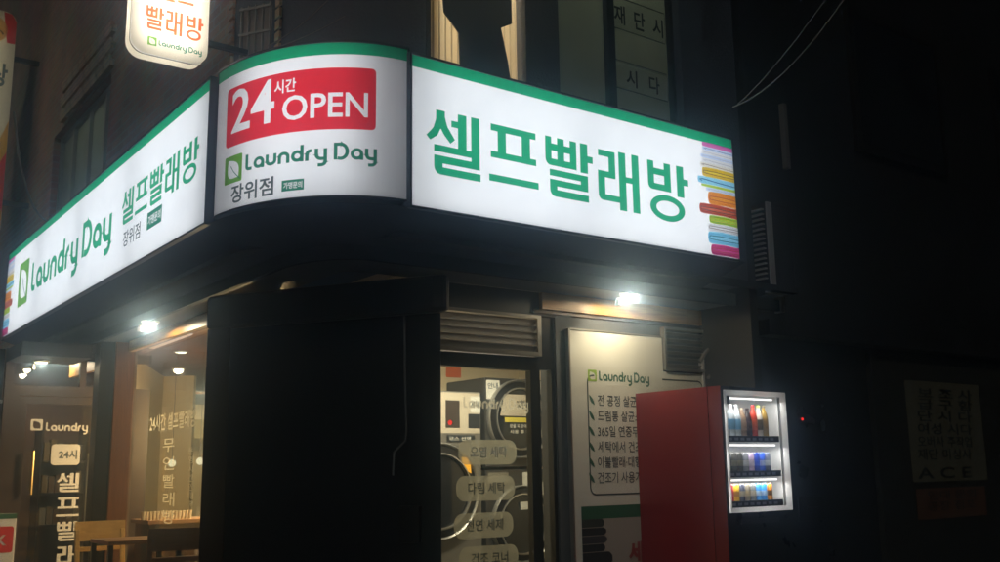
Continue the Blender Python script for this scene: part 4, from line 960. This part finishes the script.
gD = 'cans on the bottom shelf of the vending machine'
cs = [((.48, .03, .04), (.6, .1, .1), 'red can at the left end of the bottom shelf'), ((.55, .36, .04), (.3, .15, .03), 'mustard yellow can on the bottom shelf next to the red one'), ((.05, .055, .08), (.3, .28, .2), 'near black can with pale band on the bottom shelf'), ((.16, .14, .10), (.28, .22, .12), 'olive can in the middle of the bottom shelf'),
      ((.14, .15, .15), (.35, .32, .25), 'grey can left of the two blue cans'), ((.05, .24, .60), (.35, .5, .7), 'left one of the two sky blue cans'), ((.05, .24, .60), (.35, .5, .7), 'right one of the two sky blue cans'), ((.50, .20, .03), (.10, .05, .02), 'orange and black can at the right end of the bottom shelf')]
for k, (bo, la, lb) in enumerate(cs): can(X0 + k * D, SH[2], bo, la, lb, .112, gD)

# ------------------------------------------------------------------ washers and dryers inside the laundry
def machine(cx, cz, r, x0, x1, z0, z1, label, plate=None, text='건조', amber=False):
    fy = 2.30; t = thing('laundry_machine', label, 'dryer', ((x0 + x1) / 2, 2.55, z0), 'coin laundry machines')
    b = MB(); b.box(x0, x1, fy, 2.845, z0, z1); obj('cabinet', b, plate or 'steel_dark', t, bevel=.006)
    h = MB(); h.lathe([(r, 0), (r, .03), (r * .975, .042), (r * .945, .03), (r * .94, 0)], (cx, fy - .001, cz), 'Y', 48); rg = obj('door_ring', h, 'steel', t, smooth=True)
    h = MB(); h.lathe([(r * .938, .001), (r * .935, .024), (r * .80, .040), (r * .79, .01)], (cx, fy - .001, cz), 'Y', 48); obj('door_rim', h, 'frame_black', t, smooth=True)
    h = MB(); h.lathe([(r * .788, .02), (r * .785, .046), (r * .755, .048), (r * .75, .02)], (cx, fy - .001, cz), 'Y', 48); obj('inner_ring', h, 'steel', t, smooth=True)
    h = MB(); h.lathe([(r * .748, .002), (r * .74, .02), (r * .4, .035), (.01, .038)], (cx, fy - .001, cz), 'Y', 32); obj('door_glass', h, 'drum_glass', t, smooth=True)
    c = Canvas(lambda u, v, w_: Vector((u, fy - .045 - w_, v)), t)
    return t, c
rx, rz = 3.13, 1.80
t, c = machine(rx, rz, .315, 2.80, 3.50, 1.42, 2.12, 'upper dryer with a big round door and instruction plaque behind the door glass')
c.add('instruction_plaque', [poly([(rx - .215, rz + .02), (rx + .20, rz + .02), (rx + .17, rz + .19), (rx - .17, rz + .19)])], 'beige_panel')
c.add('lettering', fit(font('30분 건조', .03), rx - .05, rz + .08, .19, .07) , 'ink_black'); c.add('yellow_strip', [rect(rx - .17, rz - .03, rx + .18, rz + .008)], 'paper_yellow')
c.add('lettering', fit(font('문을 꼭 닫아주세요', .01), rx - .12, rz - .075, .26, .03), 'paper'); c.add('lettering', fit(font('사용 후 정리', .01), rx - .12, rz - .12, .24, .03), 'paper')
cf = Canvas(lambda u, v, w_: Vector((u, 2.298 - w_, v)), t); cf.add('notice', [rect(2.815, 1.95, 2.945, 2.10)], 'paper'); cf.add('lettering', fit(font('안내', .02), 2.83, 2.03, .10, .05), 'ink_black')
cf.add('trim_panel', [rect(3.36, 1.60, 3.47, 2.02)], 'beige_panel'); cf.add('trim_panel', [rect(3.36, 2.04, 3.49, 2.11)], 'paper')
t, c = machine(3.14, .98, .30, 2.80, 3.50, .62, 1.40, 'lower washer with a round steel door under the plaque dryer')
c.add('notice', [rect(3.10, 1.09, 3.26, 1.15)], 'paper'); cf = Canvas(lambda u, v, w_: Vector((u, 2.298 - w_, v)), t); cf.add('notice', [rect(3.16, 1.27, 3.24, 1.38)], 'paper'); cf.add('trim_panel', [rect(2.82, 1.30, 3.02, 1.38)], 'vinyl_grey'); cf.add('notice', [rect(3.36, 1.18, 3.46, 1.30)], 'paper'); cf.add('trim_panel', [rect(3.36, .70, 3.47, 1.05)], 'beige_panel')
t, c = machine(2.36, 1.25, .36, 2.02, 2.76, .62, 2.00, 'left washer with pale control panel and glowing amber button', mat('steel_mid', (.20, .185, .16), .4, metal=.4, var=.2))
cf = Canvas(lambda u, v, w_: Vector((u, 2.298 - w_, v)), t)
cf.add('control_panel', [rect(2.05, 1.68, 2.75, 1.99)], 'beige_panel'); cf.add('display', [rect(2.43, 1.72, 2.56, 1.93)], 'frame_brown'); cf.add('notice', [rect(2.66, 1.84, 2.755, 1.965)], 'paper'); cf.add('notice', [rect(2.64, 1.72, 2.75, 1.83)], 'ink_black')
cf.add('lettering', fit(font('세탁', .03), 2.665, 1.88, .08, .05), 'ink_black'); cf.add('label_strip', [rect(2.44, 1.615, 2.70, 1.665)], 'ink_black'); cf.add('lettering', fit(font('코스 선택', .01), 2.46, 1.625, .20, .03), 'paper'); cf.add('red_button', [disc(2.47, 1.76, .02)], 'red_led')
h = MB(); q = PX(466, 465, 1, 2.26); h.raw([(q.x + a_ * .05, 2.255, q.z + b2 * .07) for a_, b2 in ((-.9, .9), (.1, .8), (.8, 0), (.9, -.9), (0, -.6), (-.7, .1))], [tuple(range(6))]); obj('amber_light', h, 'amber_led', t)
# notices on the laundry wall
c = Canvas(lambda u, v, w_: Vector((u, 2.848 - w_, v)), None)
q0, q1 = PX(446, 377, 1, 2.848), PX(461, 366, 1, 2.848); tag(c.add('wall_notice', [rect(q0.x, q0.z, q1.x, q1.z)], 'paper_orange'), 'orange notice on the beige laundry wall at the top left of the door glass', 'notice')

# ------------------------------------------------------------------ lobby and cafe furnishings
def shelf_unit():
    t = thing('display_shelf', 'shelf of small packs seen through the glass entrance door', 'shelf', (.45, 7.2, .12))
    x0, x1 = .60, 1.02
    for z in (.9, 1.22, 1.54): s = MB(); s.box(x0, x1, 7.05, 7.38, z, z + .02); obj('board', s, 'frame_brown', t)
    s = MB(); s.box(x0 - .02, x0, 7.05, 7.38, .12, 1.9); s.box(x1, x1 + .02, 7.05, 7.38, .12, 1.9); obj('side', s, 'frame_brown', t)
    for z in (.921, 1.241, 1.561):
        for k in range(6): tag(obj('detergent_pack', MB().box(x0 + .02 + k * .065, x0 + .075 + k * .065, 7.10, 7.2, z, z + random.uniform(.14, .22)), cm_(random.choice([(.22, .15, .07), (.30, .27, .20), (.20, .05, .03), (.10, .07, .05), (.16, .09, .04), (.06, .05, .05)]))), 'small detergent pack on a shelf behind the glass entrance door', 'pack', 'packs on the lobby shelf')
shelf_unit()
q0, q1 = PX(86, 525, 1, 7.39), PX(98, 453, 1, 7.39)
t = thing('lit_window', 'narrow white framed bright window at the back of the lobby', 'window', ((q0.x + q1.x) / 2, 7.39, q0.z))
h = MB(); h.box(q0.x - .03, q0.x, 7.36, 7.399, q0.z, q1.z); h.box(q1.x, q1.x + .03, 7.36, 7.399, q0.z, q1.z); h.box(q0.x, q1.x, 7.36, 7.399, q1.z - .03, q1.z); h.box(q0.x, q1.x, 7.36, 7.399, q0.z, q0.z + .03); obj('frame', h, 'ink_white', t)
h = MB(); h.box(q0.x, q0.x + .06, 7.385, 7.395, q0.z + .25, q1.z - .03); obj('pane', h, 'window_lit', t); h = MB(); h.box(q0.x + .06, q1.x, 7.386, 7.396, q0.z + .03, q1.z - .03); obj('pane', h, 'drum_glass', t)
h = MB(); h.box(.25, .55, 7.30, 7.34, .9, 1.02); 
area('lobby_lamp', (.5, 6.4, 2.5), .4, .4, 14, (1, .82, .55)).name = 'lobby_light'
t = thing('lobby_ceiling_lamp', 'small round ceiling lamp inside the entrance lobby', 'ceiling light', (.5, 6.4, 2.52)); h = MB(); h.lathe([(.12, .03), (.12, 0), (.05, -.012)], (.5, 6.4, 2.52), n=16); obj('shade', h, emit('lobby_shade', (1, .85, .6), 1.5), t)
# cafe counter with cups
t = thing('counter', 'dark timber counter along the cafe wall behind the shop window', 'counter', (1.5, 4.9, .14))
h = MB(); h.box(1.00, 2.6, 4.75, 5.15, .14, .985); obj('counter_body', h, 'wood_dark', t); h = MB(); h.box(.97, 2.63, 4.70, 5.2, .985, 1.02); obj('counter_top', h, 'wood_table', t, bevel=.004)
for k in range(14):
    q = PX(147 + k * 3.6, 528, 1, 4.68); tag(obj('paper_cup', MB().lathe([(.017, 0), (.024, .07)], (q.x, 4.80, 1.021), n=10), cm_((.55, .48, .36)), smooth=True), 'small pale cup in the row on the dark cafe counter', 'cup', 'cups in a row on the cafe counter')
# far back bar seen past the partition
t = thing('back_bar', 'orange lit back bar shelf with yellow menu panel deep inside the cafe', 'bar', (3.0, 10.2, .14))
def bar_box(n_, x0, y0_, x1_, y1_, m_, d=.05):
    a, b = PX(x0, y1_, 1, 10.2), PX(x1_, y0_, 1, 10.2); h = MB(); h.box(a.x, b.x, 10.2 - d, 10.25, a.z, b.z); obj(n_, h, m_, t)
bar_box('menu_panel', 193, 420, 216, 438, 'menu_lit'); bar_box('lamp_panel', 194, 379, 214, 385, emit('bar_lamp', (1, .75, .35), 1.6)); bar_box('shelf_panel', 194, 386, 216, 394, 'orange_lit'); bar_box('shelf', 193, 395, 217, 404, 'wood_dark'); bar_box('wall_panel', 192, 405, 217, 419, 'beige_panel', .02)
c = Canvas(lambda u, v, w_: Vector((u, 10.149 - w_, v)), t); q = PX(203, 435, 1, 10.15); c.add('lettering', fit(font('C', .05), q.x, q.z, .10, .14), 'ink_black')
area('bar_lamp', (3.2, 9.4, 2.5), .6, .6, 30, (1, .72, .38), None).name = 'bar_light'

def chair(loc, rz, m_, label):
    t = thing('cafe_chair', label, 'chair', loc, 'chairs outside the cafe window'); x, y, z = loc
    def add(n_, fnmb, bev=.006):
        mb = MB(); fnmb(mb); 
        c_, s_ = cos(rz), sin(rz); mb.v = [(x + vx * c_ - vy * s_, y + vx * s_ + vy * c_, z + vz) for vx, vy, vz in mb.v]; obj(n_, mb, m_, t, bevel=bev)
    add('seat', lambda b: b.box(-.20, .20, -.20, .20, .43, .46), .012)
    for sx in (-1, 1):
        add('leg', lambda b: b.bar((sx * .17, -.17, 0), (sx * .17, -.17, .43), .036, .036)); add('leg', lambda b: b.bar((sx * .17, .20, 0), (sx * .165, .18, .445), .036, .036))
        add('back_post', lambda b: b.bar((sx * .17, .185, .455), (sx * .17, .235, .80), .034, .03))
    def back(b):
        n = 8
        for k in range(n):
            x0, x1 = -.19 + .38 * k / n, -.19 + .38 * (k + 1) / n; f0, f1 = .235 + .03 * (1 - (x0 / .19) ** 2), .235 + .03 * (1 - (x1 / .19) ** 2)
            b.raw([(x0, f0 - .011, .715), (x1, f1 - .011, .715), (x1, f1, .715), (x0, f0, .715), (x0, f0, .86), (x1, f1, .86), (x1, f1 + .011, .86), (x0, f0 + .011, .86)], [(0, 1, 5, 4), (3, 2, 6, 7), (0, 3, 2, 1), (4, 5, 6, 7)] + ([(0, 4, 7, 3)] if k == 0 else []) + ([(1, 2, 6, 5)] if k == n - 1 else []))
    add('backrest', back, 0); add('back_rail', lambda b: b.box(-.155, .155, .215, .232, .64, .675)); add('stretcher', lambda b: b.box(-.155, .155, -.18, -.16, .2, .23))
dk = MB(); dk.prism([(-.15, 5.38), (-.15, 2.0), (.695, 2.0), (.695, 5.38)], .102, .20); tag(obj('deck', dk, 'wood_dark'), 'low dark timber deck under the cafe chairs beside the shop window', 'deck')
p1 = PX(102, 527, 1, 4.05); p2 = PX(180, 532, 1, 2.55)
chair((p1.x, 3.80, .20), radians(4), M['wood_yellow'], 'yellow wooden chair behind the small table')
chair((p2.x, 2.78, .20), radians(180 - 4), wood('wood_chair_dark', (.13, .055, .03), (.20, .09, .05), .4, 'X'), 'dark brown wooden chair in front of the small table')
a, b = PX(103, 537, 1, 3.2), PX(165, 535, 1, 3.2)
t = thing('cafe_table', 'small square dark cafe table between the two chairs', 'table', ((a.x + b.x) / 2, 3.28, .20))
h = MB(); h.box(a.x, b.x + .08, 3.06, 3.52, .935, .962); obj('table_top', h, 'wood_table', t, bevel=.004)
for sx in (a.x + .02, b.x + .06):
    for sy in (3.08, 3.50): h = MB(); h.bar((sx, sy, .20), (sx, sy, .934), .032, .032); obj('leg', h, 'frame_black', t)
# standing board at the far left edge
t = thing('standing_board', 'white standing board with green top and red K box at the lower left edge', 'sign board', (-.35, 4.95, .10))
q = PX(17, 513, 1, 4.9)
h = MB(); h.box(q.x - .62, q.x, 4.9, 4.94, .16, q.z); obj('panel', h, 'ink_white', t, bevel=.004)
for xx in (q.x - .55, q.x - .07): h = MB(); h.box(xx - .02, xx + .02, 4.84, 5.0, .10, .159); obj('foot', h, 'alu_dull', t)
c = Canvas(lambda u, v, w_: Vector((u, 4.899 - w_, v)), t); c.add('green_band', [rect(q.x - .62, q.z - .04, q.x, q.z)], 'ink_green')
k0 = PX(12, 552, 1, 4.9); kt = PX(12, 526, 1, 4.9); kk = fit(font('K', .03), k0.x - .125, k0.z + .055, .08, .085)
c.add('red_box', [cut(rrect(k0.x - .45, k0.z, k0.x, kt.z, .02), [kk])], 'film_red' and mat('red_print', (.62, .03, .03), .5))
# small lit shop window left of the entrance
q0, q1 = PX(-14, 500, 1, 5.479), PX(9, 400, 1, 5.479)
t = thing('side_window', 'pale framed shop window at the left edge beside the entrance', 'window', ((q0.x + q1.x) / 2, 5.47, q0.z)); h = MB(); h.box(q0.x, q1.x, 5.44, 5.478, q0.z, q1.z); h2 = MB()
h = MB(); h.box(q0.x, q1.x, 5.44, 5.478, q1.z - .03, q1.z); h.box(q0.x, q1.x, 5.44, 5.478, q0.z, q0.z + .03); h.box(q1.x - .03, q1.x, 5.44, 5.478, q0.z + .03, q1.z - .03); h.box(q0.x, q1.x - .03, 5.44, 5.478, (q0.z + q1.z) / 2 - .02, (q0.z + q1.z) / 2 + .02); obj('frame', h, 'ink_white', t)
h = MB(); h.box(q0.x, q1.x - .031, 5.46, 5.47, q0.z + .031, q1.z - .031); obj('pane', h, mat('side_pane', (.16, .14, .11), .3, var=.5, scale=9), t)

# ------------------------------------------------------------------ right end: air conditioner, neighbour, wires
t = thing('air_conditioner', 'pale outdoor air conditioner unit on the canopy end beyond the long right sign', 'air conditioner', (3.95, .6, 2.605))
h = MB(); h.box(3.875, 4.16, .315, .95, 2.645, 3.26); obj('casing', h, 'canopy_dark', t, bevel=.008)
h = MB(); h.box(3.872, 3.925, .30, .314, 2.645, 3.26); obj('corner_post', h, 'ac_white', t)
for k in range(15): h = MB(); z = 2.70 + k * .036; h.box(3.845, 3.874, .33, .92, z, z + .010); obj('fin', h, 'ac_white', t)
h = MB(); h.box(3.88, 4.08, .33, .37, 2.605, 2.644); obj('foot', h, 'alu_dull', t)
h = MB(); h.box(3.88, 4.08, .85, .89, 2.605, 2.644); obj('foot', h, 'alu_dull', t)
NB = thing('neighbour_building', 'unlit dark neighbouring building at the right with faded paper notices on its wall', 'building', (8, 4, 0))
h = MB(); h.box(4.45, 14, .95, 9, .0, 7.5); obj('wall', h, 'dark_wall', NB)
h = MB(); h.box(5.9, 9.2, .90, .949, .1, 2.35); obj('shutter', h, mat('dull_shutter', (.022, .02, .013), .7, var=.4), NB)
for x in (6.0, 8.6):
    h = MB(); h.box(x, x + 1.5, .90, .949, 4.2, 5.6); wn = obj('window', h, 'frame_black', NB)
    h = MB(); h.box(x + .08, x + 1.42, .893, .899, 4.28, 5.52); obj('pane', h, 'drum_glass', wn)
a, b = PX(783, 103, 1, .9), PX(788, 168, 1, .9); h = MB(); h.box(a.x, a.x + .045, .90, .949, b.z, a.z); obj('pale_strip', h, 'alu_dull', NB)
h = MB(); h.box(4.45, 14, .80, .949, 2.40, 2.52); obj('ledge', h, 'dark_wall', NB)
c = Canvas(lambda u, v, w_: Vector((u, .899 - w_, v)), None)
q0, q1 = PX(913, 482, 1, .9), PX(978, 385, 1, .9)
t = thing('paper_notice', 'dim tall paper job notice with rows of lettering on the dark right wall', 'notice', (q0.x, .89, q0.z)); c.parent = t
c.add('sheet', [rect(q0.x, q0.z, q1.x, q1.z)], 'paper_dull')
for tx, y in (('A C E', 478), ('재단 미싱사', 459), ('오버사 주작업', 446), ('여성 시다', 433), ('단 시 다', 420), ('급 구 함', 408), ('보 조 사', 397)):
    q = PX(918, y + 1, 1, .9); e = PX(972, y + 1, 1, .9); c.add('lettering', fit(font(tx, .02), q.x, q.z, e.x - q.x, .10), 'ink_black')
q0, q1 = PX(918, 520, 1, .9), PX(984, 486, 1, .9)
t = thing('paper_notice', 'dim orange paper notice pasted below the tall job notice', 'notice', (q0.x, .89, q0.z)); c.parent = t
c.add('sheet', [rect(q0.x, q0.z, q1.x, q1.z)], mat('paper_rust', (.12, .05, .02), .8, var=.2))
for tx, y in (('임대 문의', 500), ('공장 점포', 511)):
    q = PX(928, y, 1, .9); e = PX(976, y, 1, .9); c.add('lettering', fit(font(tx, .01), q.x, q.z, e.x - q.x, .08), 'ink_black')
def wire(name, pts, r, label, m_='cable_grey', sag=.0):
    n = 24; mb = MB(); A, Bm, Cc = [Vector(p) for p in pts]
    mb.tube([A * (1 - s) ** 2 + 2 * Bm * s * (1 - s) + Cc * s * s for s in [k / n for k in range(n + 1)]], r, 6)
    return tag(obj(name, mb, m_), label, 'wire', 'overhead wires')
def ray(x, y, d): return EYE + (fw + r2 * (x - 500) / F - u2 * (y - 281) / F) * d
wire('overhead_wire', [ray(733, 107, 6.0), ray(785, 88, 5.4), ray(852, -12, 4.8)], .004, 'upper curve of the two pale wires in the dark sky right of the long sign')
wire('overhead_wire', [ray(738, 104, 6.0), ray(775, 72, 5.4), ray(834, -12, 4.8)], .003, 'straighter of the two pale wires in the dark sky right of the long sign')
wire('overhead_wire', [ray(268, 46, 5.0), ray(300, 30, 4.8), ray(332, -4, 4.6)], .0025, 'steep thin wire crossing the dark wall above the corner sign')
wire('overhead_wire', [ray(262, 52, 5.0), ray(305, 40, 4.8), ray(345, 16, 4.7)], .0025, 'flatter thin wire crossing the dark wall above the corner sign')
wire('hanging_cable', [(.02, 6.7, 5.1), (.16, 6.55, 3.9), (.28, 5.7, 3.75)], .012, 'grey cable sagging from the tall beige sign towards the left window')

# ------------------------------------------------------------------ thin haze volume, added to give the lens glow round the signs
hz = MB(); hz.box(-31, 31, -31, 31, -1.0, 8.6)
mt, n_, o_ = new_mat('glow_haze'); pv_ = n_.nodes.new('ShaderNodeVolumePrincipled')
pv_.inputs['Color'].default_value = (.50, .72, 1.0, 1); pv_.inputs['Density'].default_value = .030; pv_.inputs['Anisotropy'].default_value = .965
n_.links.new(pv_.outputs[0], o_.inputs['Volume'])
hzo = obj('glow_haze', hz, mt); hzo['kind'] = 'stuff'
